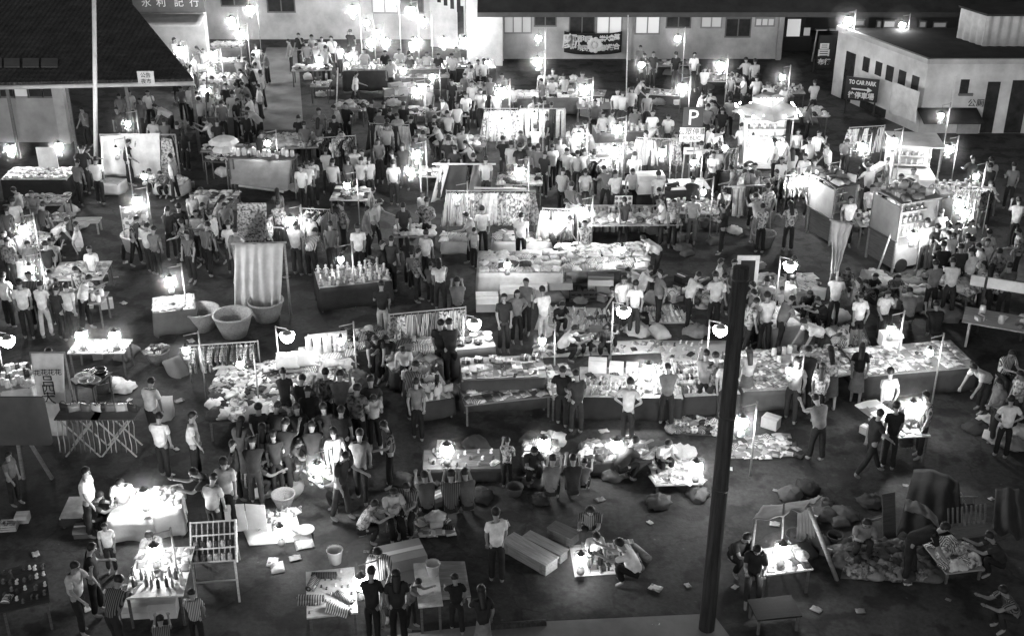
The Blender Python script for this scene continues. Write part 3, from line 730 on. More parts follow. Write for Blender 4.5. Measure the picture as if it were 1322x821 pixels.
MB().tube((a.x, -.35, a.z), (a.x + .0, -.35, 0), .05, n=8).build('drain_pipe', 'paint', B, True, .5)
for px in (812, 1006): q = gy(px, 60, 59.8); MB().box((q.x, -.14, 1.55), (.22, .24, 3.1)).build('pillar', 'plaster', B, col=.55)
# cloth banner with lettering
q0 = gy(728, 67, 59.5); q1 = gy(803, 40, 59.5); w = q1.x - q0.x; hgt = q1.z - q0.z
Bn = thing('cloth_banner', 'dark cloth banner with white lettering and a flower emblem on the hall wall', 'banner', (q0.x, 59.45, q0.z))
MB().sheet(lambda u, v: Vector((u * w, -.05 - .05 * sin(u * 9), v * hgt - .28 * 4 * u * (1 - u) * .5)), 16, 5, .02).build('cloth', 'canvas', Bn, True, .035)
def text(s, parent, loc, size, mat, rx=pi / 2, rz=0.0, extr=.006, name='lettering', bold=.0, sx=1.0, cx=True):
    cu = bpy.data.curves.new(name, 'FONT'); cu.body = s; cu.size = size; cu.extrude = extr; cu.offset = bold
    cu.align_x = 'CENTER' if cx else 'LEFT'; cu.align_y = 'CENTER'; cu.resolution_u = 2
    o = bpy.data.objects.new(name, cu); COL.objects.link(o); dg = bpy.context.evaluated_depsgraph_get()
    me = bpy.data.meshes.new_from_object(o.evaluated_get(dg)); bpy.data.objects.remove(o); bpy.data.curves.remove(cu)
    me.materials.clear(); me.materials.append(MATS[mat])
    ob = link(name, me, parent); ob.location = loc; ob.rotation_euler = (rx, 0, rz); ob.scale = (sx, 1, 1); return ob
text('慶', Bn, (w * .09, -.16, hgt * .50), .75, 'white_letter', bold=.012)
text('祝', Bn, (w * .19, -.16, hgt * .46), .75, 'white_letter', bold=.012)
for side, xs in ((0, (.28, .36, .43)), (1, (.66, .74, .82, .91))):
    for i, xx in enumerate(xs):
        zc = hgt * .5 - .14 * 4 * xx * (1 - xx)
        text('新年同樂大會萬'[i + side * 3], Bn, (w * xx, -.16, zc + .27), .32, 'white_letter', bold=.008); text('市民夜場商聯合'[i + side * 3], Bn, (w * xx, -.16, zc - .18), .32, 'white_letter', bold=.008)
mb = MB()
for i in range(9): t = 2 * pi * i / 9; mb.ball((w * .53 + .27 * cos(t), -.15, hgt * .36 + .27 * sin(t)), .13, 8, 5, 0, (1, .3, 1))
mb.ball((w * .53, -.15, hgt * .36), .15, 8, 5, 0, (1, .3, 1)); mb.build('emblem', 'white_letter', Bn, True)
# --- white back building (behind the long counter)
B = thing('shop_house', 'tall white shop building with dark paired windows at the head of the alley', 'building', (0, 64, 0))
X0, X1 = gy(262, 50, 64).x, gy(602, 60, 64).x
MB().box(((X0 + X1) / 2, .2, 2.9), (X1 - X0, .4, 5.8)).build('wall', 'plaster', B, col=.65)
for (x0, y0, x1, y1, lit, pn) in [(346, -12, 379, 16, 0, 2), (481, -10, 512, 17, 1, 2), (516, -10, 546, 17, 0, 2), (286, -12, 318, 8, 0, 2)]:
    xa, xb, za, zb = fpx(x0, y0, x1, y1, 63.98); window(B, xa, xb, za, zb, 0, lit, pn)
a = gy(330, 30, 63.8); b = gy(600, 30, 63.8); MB().box(((a.x + b.x) / 2, -.28, 2.25), (b.x - a.x, .6, .1)).build('ledge', 'plaster', B, col=.7)
# --- stair block between the two, end wall turned to the alley
B = thing('stair_block', 'white end wall with a dark slanting stair opening beside the hall', 'building', (gy(603, 85, 58.6).x, 58.6, 0), radians(0))
MB().box((.86, .8, 2.4), (1.72, 1.4, 4.8)).build('wall', 'plaster', B, col=.6)
B2 = thing('side_wall', 'white wall with slanting dark windows turned toward the alley', 'building', (gy(556, 62, 62.5).x, 62.5, 0), radians(-22))
MB().box((1.0, .1, 2.3), (2.0, .2, 4.6)).build('wall', 'plaster', B2, col=.6)
for i in range(4): MB().box((.55 + i * .36, -.01, 2.75 - i * .13), (.2, .03, .95)).build('window', 'glass_dark', B2)
MB().box((1.72, -.01, 1.2), (.34, .03, 2.0)).build('door', 'glass_dark', B2)
# --- far-left shop with signboard over a pale awning wall
Y = 57.5
B = thing('corner_shop', 'low shop with a dark signboard above a pale wall behind the tiled roof', 'building', (0, Y, 0))
xa, xb, za, zb = fpx(165, 17, 262, 36, Y); MB().box(((xa + xb) / 2, .3, (zb) / 2), (xb - xa, .6, zb)).build('wall', 'plaster', B, col=.6)
xa, xb, za, zb2 = fpx(172, -8, 262, 17, Y - .2); MB().box(((xa + xb) / 2, -.05, (zb + zb2) / 2 + .05), (xb - xa, .14, zb2 - zb)).build('signboard', 'paint', B, col=.13)
for px, s in ((188, '永'), (207, '利'), (230, '記'), (250, '行')): q = gy(px, 8, Y - .3); text(s, B, (q.x, -.14, q.z + .1), .46, 'white_letter', bold=.0)
MB().sheet(lambda u, v: Vector((xa + u * (xb - xa), -.15 - 1.3 * v, zb - .25 * v - .03)), 12, 3, .04).build('awning', 'canvas', B, True, .5)
# --- shelter with the dark tiled roof
N0 = g(250, 104, 3.0); W0 = g(-60, 110.5, 3.0); q = ray(165, 0); E = EYE + q * ((4.5 - H) / q.z)
vd = E - N0                                   # direction of the verge
B = thing('tiled_shelter', 'open shelter under a broad dark tiled roof', 'building', (N0.x, N0.y, 0))
ed = W0 - N0
def roof(u, v): p = ed * u + vd * (v * 2.6); return Vector((p.x, p.y, 3.0 + p.z))
MB().sheet(roof, 10, 6, .14).build('roof', 'roof_tile', B)
nrm = ed.cross(vd).normalized(); 
mb = MB(); ang = math.atan2(-ed.y, -ed.x)
mb.tube(Vector((0, 0, 2.88)), ed + Vector((0, 0, 2.88)), .09, n=6); mb.build('gutter', 'plaster', B, True, .6)
for i, t in enumerate((.02, .3, .55, .8)):
    p = ed * t + Vector((0, .35, 0)); MB().box((p.x, p.y, 1.42), (.1, .1, 2.84)).build('post', 'wood', B, col=.12)
for k, (x0, x1) in enumerate(((-8, 3), (6, 26), (30, 51), (54, 75))):
    pts = [gplane(x, y, Vector((N0.x, N0.y, 3.0)), nrm) for x, y in ((x0, 90), (x1, 90), (x1, 79), (x0, 79))]
    mb = MB(); off = nrm * (.12 if nrm.z > 0 else -.12); c = Vector((N0.x, N0.y, 0))
    vs = [p_ + off - c for p_ in pts] + [p_ + off * .5 - c for p_ in pts]
    mb.add(vs, [(0, 1, 2, 3), (7, 6, 5, 4), (0, 4, 5, 1), (1, 5, 6, 2), (2, 6, 7, 3), (3, 7, 4, 0)]); mb.build('skylight', 'paint', B, col=.12)
# back wall of the shelter with a band of windows
x0 = g(-40, 150, 0).x; wy = 47.0 - N0.y; xr = gy(86, 150, 47.0).x - N0.x; xl = gy(-60, 150, 47).x - N0.x
MB().box(((xl + xr) / 2, wy + .1, .9), (xr - xl, .2, 1.8)).build('wall', 'plaster', B, col=.42)
MB().box(((xl + xr) / 2, wy + .1, 2.72), (xr - xl, .22, .4)).build('lintel', 'plaster', B, col=.55)
for k in range(5):
    xa = gy(2 + 18.5 * k, 130, 46.9).x - N0.x; window(B, xa - .62, xa - .05, 1.85, 2.5, wy, 1 if k == 2 else 0, 1)
MB().box((xr - .15, wy, 1.3), (.42, .4, 2.6)).build('pillar', 'plaster', B, col=.55)
# notice board standing at the eave
q = g(190, 103, 3.05)
s = thing('notice_board', 'small pale square notice standing on the edge of the tiled roof', 'sign', (q.x, q.y - .12, 2.86)); MB().box((0, 0, .27), (.62, .03, .54)).build('board', 'paint', s, col=.6)
text('公告', s, (0, -.025, .38), .2, 'black_letter'); text('夜市', s, (0, -.025, .15), .2, 'black_letter')
for x in (-.2, .2): MB().box((x, .03, .1), (.03, .03, .3)).build('leg', 'metal', s)
# tall thin mast in front of the shelter
a = g(124, 216); b = gy(121, -25, a.y + .1)
bar('mast', 'tall thin pale pole rising past the dark tiled roof', 'pole', a, b, .085, 'paint', .75, .075)
# --- flat-roofed block on the right
P = g(1186, 170); P.z = 0; zt = 2.95
A = g(1199, 80, zt); Bk = g(1083, 37, zt); A.z = Bk.z = 0; vd = (Bk - A); L = vd.length; ang = math.atan2(vd.y, vd.x)
B = thing('flat_roofed_block', 'white flat-roofed block with a row of small slot windows and dark doors', 'building', (A.x, A.y, 0), 0)
ex = 14.0
pts = [(0, 0), (ex, 0), (ex + vd.x, vd.y), (vd.x, vd.y)]
mb = MB(); mb.poly(pts, 0, zt - .02); mb.build('wall', 'plaster', B, col=.78)
k = .25; mb = MB(); mb.poly([(.12, .16), (ex, .16), (ex + vd.x, vd.y - .1), (vd.x + .16, vd.y - .1)], zt - .019, zt + .04); mb.build('roof', 'bitumen', B)
mb = MB(); dv = vd.normalized()
for (p0, p1) in (((0, 0), (ex, 0)), ((0, 0), (vd.x, vd.y))):
    a = Vector((p0[0], p0[1], zt + .02)); b = Vector((p1[0], p1[1], zt + .02)); mid = (a + b) / 2; mb.box(mid, ((b - a).length + .16, .16, .2), Matrix.Rotation(math.atan2(b.y - a.y, b.x - a.x), 3, 'Z'))
mb.build('coping', 'plaster', B, col=.6)
# left face openings: u along the face from the near corner
nl = Vector((-dv.y, dv.x, 0)); nl = nl if nl.x < 0 else -nl
def lface(px, py): q = gplane(px, py, A, nl); return (q - A).dot(dv), q.z
rotL = Matrix.Rotation(math.atan2(dv.y, dv.x), 3, 'Z')
def opening(name, x0, y0, x1, y1, mat, out=.03, col=None, parent=None, dep=.06):
    (u0, z1), (u1, _), z0 = lface(x0, y0), lface(x1, y0), lface(x0, y1)[1]; u0, u1 = sorted((u0, u1)); z0, z1 = sorted((z0, z1)); z0 = max(z0, .02)
    c = dv * ((u0 + u1) / 2) + nl * out + Vector((0, 0, (z0 + z1) / 2))
    return MB().box(c, (u1 - u0, dep, z1 - z0), rotL).build(name, mat, parent or B, col=col)
for (x0, y0, x1, y1) in ((1116, 73, 1124, 92), (1132, 79, 1140, 97), (1146, 84, 1155, 104), (1162, 90, 1171, 110), (1179, 97, 1188, 116)): opening('window', x0, y0, x1, y1, 'glass_dark', .01)
opening('door', 1094, 66, 1106, 150, 'glass_dark', .012)
opening('door', 1112, 128, 1146, 175, 'glass_dark', .012, dep=.07)
# right face
def rbox(name, x0, y0, x1, y1, mat, out=.02, col=None, dep=.05):
    a = gy(x0, y0, A.y - out); b = gy(x1, y0, A.y - out); z0 = max(gy(x0, y1, A.y - out).z, .02)
    return MB().box(((a.x + b.x) / 2 - A.x, -out, (z0 + b.z) / 2), (b.x - a.x, dep, b.z - z0)).build(name, mat, B, col=col)
rbox('window', 1241, 103, 1252, 121, 'glass_dark'); rbox('sill', 1238, 121, 1256, 124, 'plaster', .06, .2, .12)
rbox('door', 1276, 106, 1292, 190, 'glass_dark'); rbox('door', 1308, 104, 1330, 190, 'glass_dark')
rbox('downpipe', 1233, 98, 1235.5, 146, 'paint', .06, .75, .06)
q = gy(1260, 134, A.y - .03); text('公厠', B, (q.x - A.x, -.03, q.z), .34, 'black_letter')
rbox('low_panel', 1238, 152, 1266, 186, 'paint', .1, .42, .08)
a = gy(1190, 147, A.y - .7); b = gy(1268, 147, A.y - .7)
MB().sheet(lambda u, v: Vector((a.x - A.x + u * (b.x - a.x), -.03 - 1.1 * v, a.z + .02 - .3 * v)), 8, 3, .05).build('canopy', 'canvas', B, True, .05)
# car park sign on the left face of the block
S = thing('direction_sign', 'dark sign reading TO CAR PARK with a white arrow on the white block', 'sign')
(u0, z0), (u1, z1) = lface(1113, 124), lface(1151, 104)
c = A + dv * ((u0 + u1) / 2) + nl * .75; c.z = 0; sw = 1.36; zc = (z0 + z1) / 2 + .02; shh = .98
S.location = c; S.rotation_euler = (0, 0, ((math.atan2(dv.y, dv.x) + 2 * pi) % (2 * pi) - pi) * .35)
MB().box((0, 0, zc), (sw, .05, shh)).build('board', 'paint', S, col=.03)
text('TO CAR PARK', S, (0, -.03, zc + .28), .25, 'white_letter', bold=.008, sx=sw / 1.95)
text('往停車場', S, (0, -.03, zc - .28), .3, 'white_letter', bold=.008, sx=sw / 1.5)
mb = MB(); mb.box((-.08, -.034, zc), (sw * .5, .012, .06)); mb.add([(sw * .17, -.04, zc + .12), (sw * .17, -.04, zc - .12), (sw * .32, -.04, zc), (sw * .17, -.028, zc + .12), (sw * .17, -.028, zc - .12), (sw * .32, -.028, zc)], [(0, 1, 2), (5, 4, 3), (0, 3, 4, 1), (1, 4, 5, 2), (2, 5, 3, 0)]); mb.build('arrow', 'white_letter', S)
for s in (-1, 1): MB().box((s * sw * .44, .05, (zc - shh / 2) / 2), (.06, .06, zc - shh / 2)).build('post', 'darkmetal', S)
# pale sheet hung from the block
pts = []
for (x, y) in ((1147, 146), (1182, 160), (1187, 119), (1153, 106)):
    q = gplane(x, y, A + nl * .6, nl); pts.append(q)
cloth_sheet('awning_sheet', 'pale canvas sheet hung beside the car park sign', 'canvas sheet', pts, .62, fold=.04, nf=1.5)
# roof box on the block behind
a = g(1235, 50, zt); b = gy(1275, 56, a.y - 1.6)
rb = MB(); hgt = 1.25
v1 = Vector((gy(1275, 23, a.y - 1.5).x - a.x, -1.5, 0))
def corr(p0, p1):
    def fn(u, v): p_ = p0.lerp(p1, u); n_ = Vector((p1.y - p0.y, p0.x - p1.x, 0)).normalized(); return p_ + n_ * .035 * sin(u * (p1 - p0).length * 16) + Vector((0, 0, v * hgt))
    rb.sheet(fn, max(24, int((p1 - p0).length * 14)), 1, .03)
corr(Vector((0, 0, 0)), v1); corr(v1, v1 + Vector((6, .0, 0)))
t = thing('rooftop_hut', 'pale corrugated hut standing on the flat roof of the block', 'hut', (a.x, a.y, zt + .04)); rb.build('wall', 'paint', t, col=.5)
mb = MB(); mb.poly([(-.1, .1), (v1.x - .05, v1.y - .1), (v1.x + 6.1, v1.y - .1), (v1.x + 6.1, 2)], hgt, hgt + .08); mb.build('roof', 'bitumen', t)
# --- gap beyond the hall: dark gateway with a lit panel, a dark sign and small far windows
Y = 61.5
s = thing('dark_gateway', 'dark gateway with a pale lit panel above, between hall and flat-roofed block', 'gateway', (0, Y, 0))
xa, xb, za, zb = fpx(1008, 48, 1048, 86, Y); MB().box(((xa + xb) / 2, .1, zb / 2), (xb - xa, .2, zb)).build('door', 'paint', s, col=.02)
xa, xb, za, zb = fpx(1015, 25, 1034, 47, Y); MB().box(((xa + xb) / 2, -.05, (za + zb) / 2), (xb - xa, .06, zb - za)).build('lit_panel', 'window_glow', s)
xa, xb, za, zb = fpx(1037, 36, 1046, 46, Y); MB().box(((xa + xb) / 2, -.05, (za + zb) / 2), (xb - xa, .06, zb - za)).build('lit_panel', 'window_dim', s)
q = gy(1046, 100, Y - 2); a = gy(1048, 40, Y - 2); bar('thin_post', 'thin pale post beside the dark sign with white characters', 'post', (q.x, q.y, 0), (q.x + .1, q.y, a.z), .04, 'paint', .45)
Y2 = 57.5
xa, xb, za, zb = fpx(1050, 46, 1080, 118, Y2)
s = thing('shop_sign', 'tall dark sign board with white characters beside the flat-roofed block', 'sign', ((xa + xb) / 2, Y2, 0))
MB().box((0, 0, zb / 2 + .1), (xb - xa, .12, zb - .2)).build('board', 'paint', s, col=.03)
q = gy(1064, 66, Y2 - .1); text('昌', s, (q.x - s.location.x, -.07, q.z), .66, 'white_letter', bold=.012); q = gy(1064, 81, Y2 - .1); text('布行', s, (q.x - s.location.x, -.07, q.z), .3, 'white_letter', bold=.01)
for x in (-.5, .5): MB().box((x, .09, .3), (.07, .07, .6)).build('leg', 'darkmetal', s)
# far shop windows glimpsed under the long eave
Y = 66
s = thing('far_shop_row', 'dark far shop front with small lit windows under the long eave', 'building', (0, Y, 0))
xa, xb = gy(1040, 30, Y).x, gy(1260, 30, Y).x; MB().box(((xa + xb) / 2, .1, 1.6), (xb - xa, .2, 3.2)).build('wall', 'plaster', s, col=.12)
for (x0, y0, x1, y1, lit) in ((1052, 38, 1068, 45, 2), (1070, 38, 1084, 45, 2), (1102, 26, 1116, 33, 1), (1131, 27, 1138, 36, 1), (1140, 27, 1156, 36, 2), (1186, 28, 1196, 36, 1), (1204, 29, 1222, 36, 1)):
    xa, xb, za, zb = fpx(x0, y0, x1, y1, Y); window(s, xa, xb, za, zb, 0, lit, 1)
# leaning timber post with a white frame behind its top
a = g(912, 812); a.z = 0; b = gy(957, 345, a.y + .35)
PA, PB = a, b
bar('timber_post', 'thick dark leaning timber post with a weathered surface in front of the stalls', 'post', a, b, .155, 'post_wood', None, .135)
q = g(961, 392); bx = thing('picture_stand', 'white frame round a dark panel standing behind the leaning post', 'picture stand', (q.x, q.y, 0)); z1 = gy(961, 335, q.y).z; ww = gy(975, 370, q.y).x - gy(947, 370, q.y).x
mb = MB(); mb.box((-ww * .42, 0, z1 / 2), (ww * .17, .05, z1)); mb.box((ww * .42, 0, z1 / 2), (ww * .17, .05, z1)); mb.box((0, 0, z1 + .05), (ww * 1.02, .05, .14)); mb.build('border', 'paint', bx, col=.82)
MB().box((0, .01, z1 / 2), (ww * .67, .02, z1)).build('panel', 'paint', bx, col=.03); MB().box((0, .25, z1 * .35), (.05, .04, z1 * .8), Matrix.Rotation(-.4, 3, 'X')).build('strut', 'wood', bx, col=.2)

pl = (PB - PA)
for i, t in enumerate((.42, .62, .97)): q = PA + pl * t; s_ = MB().tube((0, 0, 0), (0, 0, .05), .168 - .022 * t, n=14).build('iron_band', 'darkmetal', None, True); s_.location = q; tag(s_, ('lowest', 'middle', 'topmost')[i] + ' dark iron band round the leaning timber post', 'band', 'bands on the leaning post')
# ------------------------------------------------------------------ stalls and what lies on them
# long book table and its upper tier
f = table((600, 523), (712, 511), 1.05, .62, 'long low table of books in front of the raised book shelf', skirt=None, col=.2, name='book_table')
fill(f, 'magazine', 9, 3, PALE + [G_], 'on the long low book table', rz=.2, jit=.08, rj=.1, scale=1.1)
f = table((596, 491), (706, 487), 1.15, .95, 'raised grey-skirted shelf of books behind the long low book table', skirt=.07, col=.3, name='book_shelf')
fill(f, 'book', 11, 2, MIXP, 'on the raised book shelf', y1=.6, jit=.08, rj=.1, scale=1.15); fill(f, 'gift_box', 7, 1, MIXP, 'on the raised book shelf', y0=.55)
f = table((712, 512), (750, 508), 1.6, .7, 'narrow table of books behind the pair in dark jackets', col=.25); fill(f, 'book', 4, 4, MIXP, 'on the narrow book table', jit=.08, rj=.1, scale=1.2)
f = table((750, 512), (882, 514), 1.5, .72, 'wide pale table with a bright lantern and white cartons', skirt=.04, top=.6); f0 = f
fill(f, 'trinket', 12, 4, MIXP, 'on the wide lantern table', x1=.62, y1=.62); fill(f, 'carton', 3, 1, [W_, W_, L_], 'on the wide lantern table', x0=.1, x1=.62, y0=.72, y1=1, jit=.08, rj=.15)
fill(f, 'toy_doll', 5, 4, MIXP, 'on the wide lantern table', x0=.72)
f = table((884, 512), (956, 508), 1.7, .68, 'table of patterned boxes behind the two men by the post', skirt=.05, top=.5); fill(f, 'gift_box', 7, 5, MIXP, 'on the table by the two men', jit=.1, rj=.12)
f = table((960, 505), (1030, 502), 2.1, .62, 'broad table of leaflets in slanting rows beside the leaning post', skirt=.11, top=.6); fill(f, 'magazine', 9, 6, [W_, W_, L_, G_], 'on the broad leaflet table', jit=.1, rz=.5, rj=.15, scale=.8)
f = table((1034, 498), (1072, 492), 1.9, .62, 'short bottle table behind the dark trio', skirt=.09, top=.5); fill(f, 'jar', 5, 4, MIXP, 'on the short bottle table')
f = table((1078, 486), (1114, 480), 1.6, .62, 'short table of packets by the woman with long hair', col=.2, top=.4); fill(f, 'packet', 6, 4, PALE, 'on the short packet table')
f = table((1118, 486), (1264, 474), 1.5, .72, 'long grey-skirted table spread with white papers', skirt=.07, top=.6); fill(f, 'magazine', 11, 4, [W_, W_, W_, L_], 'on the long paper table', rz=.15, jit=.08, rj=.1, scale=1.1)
item('carton', g(1148, 445, .72), .1, .8, 'tall white carton standing at the back of the paper table', 'cartons by the paper table', 1.15, 2)
# heaped clothes stall
f = table((268, 545), (392, 540), 2.6, .55, 'broad low platform heaped with clothes', col=.1, name='clothes_platform')
fill(f, 'crumpled_garment', 11, 5, ALL, 'in the clothes heap', scale=1.5, y1=.75, rj=3); fill(f, 'spread_shirt', 8, 3, MIXP, 'in the clothes heap', z=.74, scale=.9, y0=.3, rj=1.5)
f2 = table((396, 515), (472, 505), 2.4, .6, 'second low clothes platform ending at the dark aisle', col=.1, name='clothes_platform')
fill(f2, 'crumpled_garment', 7, 5, ALL, 'on the second clothes heap', scale=1.5, rj=3); fill(f2, 'folded_garment', 5, 3, PALE, 'on the second clothes heap', z=.78, y0=.4)
rail(Frame((246, 480), (336, 474), .3), 0, 1, .0, 1.05, 'clothes rail packed with shirts below the big baskets', 'below the big baskets', 'hanging_shirt', 15, MIXP, sc=.95)
for i, (x, y) in enumerate(((372, 465), (391, 463))): item('suitcase', g(x, y, 1.0), .1 * i, .8, ('plump' if i else 'smaller') + ' white case standing above the heaped clothes', 'white cases', .95, i, rx=1.2)
f3 = table((360, 480), (400, 478), .8, .85, 'small table carrying the two white cases', col=.3)
rail(Frame((402, 480), (450, 474), .3), 0, 1, 0, 1.35, 'short rail of white trousers beside the white cases', 'beside the white cases', 'hanging_trousers', 4, PALE, rz=0, rj=.3)
for (x, y, s, l) in ((262, 424, 1.5, 'big open round basket leaning beside a white cloth'), (303, 432, 1.6, 'big round basket between the other two large baskets'), (345, 412, 1.5, 'big round basket beneath the tall striped curtain'), (985, 318, 1.15, 'dark round tub standing on the dark ground by the kiosk')):
    q = g(x, y, 0); item('basket', (q.x, q.y, 0), 0, .4 if x < 900 else .2, l, 'large round baskets', s * 1.05, rx=0)
q = g(209, 535); item('rice_sack', (q.x, q.y, .0), .2, .42, 'tall upright pale sack between the flower basket and the aisle', None, 1.25, 0, rx=1.35)
q = g(205, 468); item('basket', (q.x, q.y, 0), 0, .34, 'basket crammed with flowers on the edge of the dark aisle', None, 1.0)
for i in range(14): item('crumpled_garment', (q.x + R.uniform(-.28, .28), q.y + R.uniform(-.25, .25), .38), R.uniform(0, 6), R.choice(ALL), f'{ordw(i)} flower head in the crammed basket', 'flowers in the basket', .45)
q = g(228, 480); item('rice_sack', (q.x, q.y, 0), .8, .22, 'grey sack lying behind the flower basket', None, 1.0, 1, rx=.8)
# curtain on a frame
ft = g(303, 408); yy = ft.y
cloth_sheet('striped_curtain', 'tall pale striped curtain hanging behind the big baskets', 'curtain', (gy(303, 404, yy), gy(362, 408, yy), gy(366, 314, yy), gy(303, 316, yy)), .55, fold=.06, nf=5, nv=8, nu=40)
bar('curtain_bar', 'thin bar holding up the tall striped curtain', 'pole', gy(298, 315, yy + .05), gy(370, 313, yy + .05), .03)
for x in (301, 367): bar('curtain_pole', ('first' if x < 310 else 'second') + ' upright pole of the tall striped curtain', 'pole', (gy(x, 313, yy + .08).x, yy + .08, 0), gy(x, 313, yy + .08), .03)
# tables around 445-600
f = table((505, 478), (572, 470), 1.6, .65, 'table of folded linen behind the dark aisle', skirt=.09, top=.5); fill(f, 'folded_garment', 7, 4, PALE + [G_], 'on the linen table')
f = table((540, 520), (586, 512), 1.7, .6, 'cluttered table of bags at the end of the book shelf', skirt=.06); fill(f, 'handbag', 5, 3, ALL, 'on the bag table', rj=1); fill(f, 'shoe', 6, 1, ALL, 'on the bag table', y0=.0, y1=.2)
rail(Frame((505, 452), (602, 442), .3), 0, 1, 0, 1.35, 'low rail of long pale dresses beside the white bowl lamp', 'beside the white bowl lamp', 'hanging_dress', 9, PALE + [G_], rz=0, rj=.3)
f = table((448, 455), (500, 448), 1.3, .6, 'low table of toys by the heaped clothes', col=.2); fill(f, 'crumpled_garment', 6, 3, MIXP, 'on the low toy table', rj=3)
f = table((583, 452), (640, 447), .9, .9, 'grey-skirted table behind the dark-suited pair', skirt=.12, top=.4); fill(f, 'bowl', 6, 2, ALL, 'on the grey-skirted table')
# white shirts row
f = table((616, 352), (726, 352), 1.6, .8, 'white-draped table of folded shirts with boxes in front', skirt=.6, top=.6); fill(f, 'folded_garment', 9, 4, PALE, 'on the white-draped table', prob=1)
fill(f, 'folded_garment', 3, 1, [D_], 'on the white-draped table', x0=.25, x1=.6, y0=.1, y1=.4, z=.86)
f = table((728, 350), (842, 348), 1.8, .8, 'long table piled with white shirts next to the white-draped table', col=.12, top=.3); fill(f, 'folded_garment', 11, 4, PALE, 'on the shirt pile table', prob=1); fill(f, 'spread_shirt', 7, 2, PALE, 'on the shirt pile table', z=.88, y0=.5)
for i, (x, y, s, v) in enumerate(((629, 398, 1.9, .75), (660, 388, 1.7, .7), (690, 385, 1.6, .7), (722, 380, 2.1, .38), (775, 378, 1.9, .5), (818, 372, 1.7, .25))):
    q = g(x, y); item('carton', (q.x, q.y, 0), R.uniform(-.1, .1), v, ['tall white', 'broad white', 'square white', 'grey', 'pale open', 'dark'][i] + ' carton on the ground before the shirt tables', 'cartons before the shirt tables', s, i % 3)
q = g(752, 385); item('crate', (q.x, q.y, 0), 0, .05, 'dark crate between the grey and the pale open carton', None, 1.6)
mats = g(745, 408); 
def mat_(name, label, pts, col, mat='canvas', th=.02):
    P = [g(x, y, .02) for x, y in pts]; O = sum(P, Vector()) / 4; O.z = 0.006
    a, b, c, d = [p - O for p in P]
    def fn(u, v): p = a.lerp(b, u).lerp(d.lerp(c, u), v); return Vector((p.x, p.y, .012 + .012 * nz(p.x * 2, p.y * 2)))
    o = MB().sheet(fn, 10, 8, th).build(name, mat, None, True, col); o.location = O; tag(o, label, 'ground cloth')
    fr = Frame.__new__(Frame); e = P[1] - P[0]; fr.o = Vector((P[0].x, P[0].y, 0)); fr.w = hypot(e.x, e.y); fr.rz = math.atan2(e.y, e.x); fr.d = max(.4, abs((P[3] - P[0]).dot(Vector((-sin(fr.rz), cos(fr.rz), 0))))); fr.h = .03; return fr
f = mat_('ground_cloth', 'pale ground cloth of slippers behind the seated sellers', ((690, 425), (790, 430), (775, 398), (700, 396)), .5); fill(f, 'shoe', 12, 5, ALL, 'on the slipper cloth', rj=.2)
f = mat_('ground_cloth', 'small ground cloth of shoes on the open dark ground', ((838, 418), (896, 417), (866, 392), (838, 396)), .45); fill(f, 'shoe', 8, 3, PALE + [D_], 'on the small shoe cloth', rj=.2, x1=.85)
f = mat_('ground_cloth', 'dark ground cloth of bags behind the small shoe cloth', ((850, 392), (915, 400), (930, 372), (862, 372)), .1); fill(f, 'handbag', 6, 3, ALL, 'on the dark bag cloth', rj=1)
f = mat_('ground_cloth', 'white ground cloth edge below the seated sellers', ((686, 462), (860, 455), (850, 438), (690, 445)), .7); fill(f, 'packet', 12, 2, MIXP, 'on the white cloth edge', prob=.8)
f = mat_('ground_cloth', 'long white ground cloth of small goods before the open ground', ((862, 500), (945, 497), (950, 440), (850, 440)), .6); fill(f, 'trinket', 10, 6, MIXP, 'on the long white ground cloth')
# white sheets row at y~290
yy = g(630, 312).y
rail(Frame((578, 312), (690, 312), 0), 0, 1, 0, 1.75, 'long rail of white sheets and shirts in the middle row', 'in the middle row', 'hanging_dress', 12, PALE, rz=0, rj=.2, sc=1.15)
f = table((570, 312), (612, 312), .7, .5, 'low white-draped bench under the white sheets', skirt=.75, top=.7); fill(f, 'folded_garment', 5, 2, PALE, 'on the low white bench')
f = table((636, 312), (722, 312), .7, .5, 'longer white-draped bench beside the low one', skirt=.75, top=.7); fill(f, 'folded_garment', 8, 2, PALE, 'on the longer white bench')
for x0, x1, l in ((562, 600, 'pair of dark blankets hung left of the grey panel'), (603, 626, 'grey blanket hung in front of the trousers')):
    yb = g((x0 + x1) / 2, 262).y; cloth_sheet('hanging_blanket', l, 'blanket', (gy(x0, 255, yb), gy(x1, 255, yb), gy(x1 + 4, 212, yb), gy(x0 + 8, 212, yb)), .07 if x0 < 600 else .2, fold=.06, nf=2)
yb = g(580, 265).y; cloth_sheet('hanging_blanket', 'narrow white cloth hung beside the dark blankets', 'blanket', (gy(556, 262, yb + .2), gy(568, 258, yb + .2), gy(580, 214, yb + .2), gy(568, 214, yb + .2)), .7, nf=1)
bar('hanging_bar', 'pale bar carrying the dark blankets', 'pole', gy(558, 212, yb + .06), gy(640, 212, yb + .06), .03, col=.6)
bar('hanging_bar', 'pale bar running above the white sheets', 'pole', gy(612, 243, yy + .6), gy(680, 244, yy + .6), .035, col=.7)
f = table((737, 292), (882, 290), 1.0, .85, 'long table of clothes with trousers hanging from its front', col=.3, top=.4); fill(f, 'crumpled_garment', 12, 2, PALE + [G_], 'on the long clothes table', rj=3)
rail(Frame((737, 300), (842, 300), 0), 0, 1, 0, .95, 'low rail of hanging trousers before the long clothes table', 'before the long clothes table', 'hanging_trousers', 9, [G_, L_, D_, .3], rz=0, rj=.2, sc=.9)
yb = g(803, 305).y
